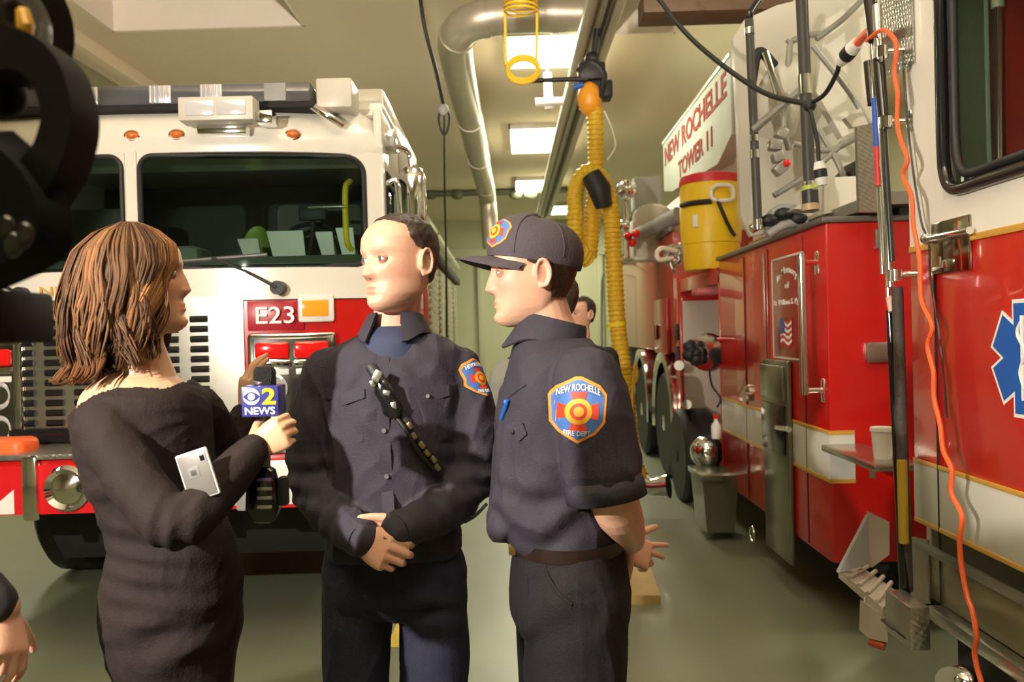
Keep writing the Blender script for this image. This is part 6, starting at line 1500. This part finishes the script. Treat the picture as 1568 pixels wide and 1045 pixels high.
# ---------------------------------------------------------------- people in the background
def bystander(px, py_head, Y, yaw, label, top_m, ltrs, hairc=HAIRD, strap=False):
    hc_ = P(px, py_head, Y); t = thing('person', label, 'person', (hc_.x, Y, 0)); M = HM(hc_, yaw); b = MB(); add_head(b, M, 1.0)
    H = hc_.z; k = (H+.11)/1.78; X = hc_.x
    def c(x, z, y=0): return V((X+x, Y+y, z*k))
    limb(b, [c(0, 1.60), c(0, 1.46)], [.055, .062])
    S_ = [(c(0, 1.47), .085, .06, 2.2), (c(0, 1.42), .165, .10, 2.2), (c(0, 1.25), .175, .125, 2.2), (c(0, 1.02), .155, .12, 2.2), (c(0, .92), .165, .12, 2.2)]
    b.sections([(q, rx*.9, ry*.9, e) for q, rx, ry, e in S_])
    arms = [[c(s*.175, 1.38), c(s*.215, 1.12), c(s*.14, .98, -.12)] for s in (-1, 1)]
    for a in arms: limb(b, a, [.05, .042, .028]); add_hand(b, a[-1], V((-.6*(a[-1].x-X)/.14, -.5, -.3)), (0, -.6, .8), 1 if a[-1].x < X else -1, [(30, 30, 20)]*4, s=.9)
    lg = [[c(s*.09, .92), c(s*.10, .5), c(s*.10, .10)] for s in (-1, 1)]
    for l in lg: limb(b, l, [.075, .055, .04])
    finish('body', skin_mesh(b, M, voxel=.005), [SKIN, EYEW, IRIS], t)
    s = MB(); s.sections(S_)
    for a in arms: limb(s, [a[0], a[1], a[2]], [.07, .058, .042])
    sm = fuse(s, .008, 4); drape(sm, .004, (8, 8, 4), px*.1); finish('jacket', sm, top_m, t)
    tr = MB(); tr.sections([(c(0, .94), .155, .11, 2), (c(0, .86), .16, .115, 2), (c(0, .79), .12, .08, 2)])
    for l in lg: limb(tr, [l[0], l[1], l[2]-V((0, 0, .04))], [.09, .07, .06])
    finish('trousers', fuse(tr, .008, 4), ltrs, t)
    for l in lg: sm_ = MB(); shoe(sm_, V((l[2].x, l[2].y, 0)), yaw); sm_.build('shoe', BLACK, t)
    hair_shell(M, lambda p: 1 if (p.y < .015 or p.z > .08) and p.z > -.05 and not (p.z < .015 and p.y > -.022) else 0, .010, hairc, t)
    if strap: MB().tube(smooth_path([c(-.20, 1.42, -.02), c(-.17, 1.44, .04), c(-.1, 1.47, -.06)], 5), .018, 8, flat=.4).build('shoulder_strap', BLACK, t)
    return t
bystander(889, 482, 5.6, 130, 'dark-haired person in black jacket standing far behind the capped man, beside the yellow hose', mat('black_jacket', (.012, .012, .014), .8), CLB)
bystander(843, 462, 3.3, 60, 'person in grey top mostly hidden between the two uniformed men', mat('grey_sweat_top', (.20, .20, .17), .85, bump=.2, bscale=120), CLB, strap=True)
# ================================================================ fittings bolted to the tower truck become its parts
bpy.context.view_layer.update()
def absorb(e, into, name, label=None):
    kids = [c for c in e.children if c.type == 'MESH']
    main = max(kids, key=lambda c: max(c.dimensions)*sorted(c.dimensions)[1])
    base = V(e.location); old = main.name
    for c in kids:
        for g in list(c.children):
            g.parent = main
    for c in kids:
        if c is main: continue
        c.parent = main; c.location = (0, 0, 0)
    main.parent = into; main.location = base-V(into.location)
    bpy.data.objects.remove(e); main.name = name
    if label: main['label'] = label
    return main
for e_, n_, l_ in ((pq, 'memorial_plaque', 'red memorial sign with cream outline and lettering'), (hr, 'hand_rail', 'vertical chrome hand rail'), (st, 'folding_step', 'grey-green steel fold-down step'),
                   (sb, 'step_box', 'diamond plate step box'), (sh, 'grab_shelf', 'worn metal ledge'), (ls, 'access_step', 'pale metal step with ridged tread'), (lw, 'siren', 'chrome siren'),
                   (bk, 'ladder_platform', 'white folded ladder platform'), (s1, 'stanchion', 'thin charcoal post'), (s2, 'stanchion', 'thick charcoal post'), (bmx, 'ladder_boom', 'white lettered ladder boom'),
                   (rd, 'relief_valve', 'chrome dome valve'), (re_, 'deck_equipment', 'grey deck gun and box')):
    absorb(e_, tw, n_, l_)
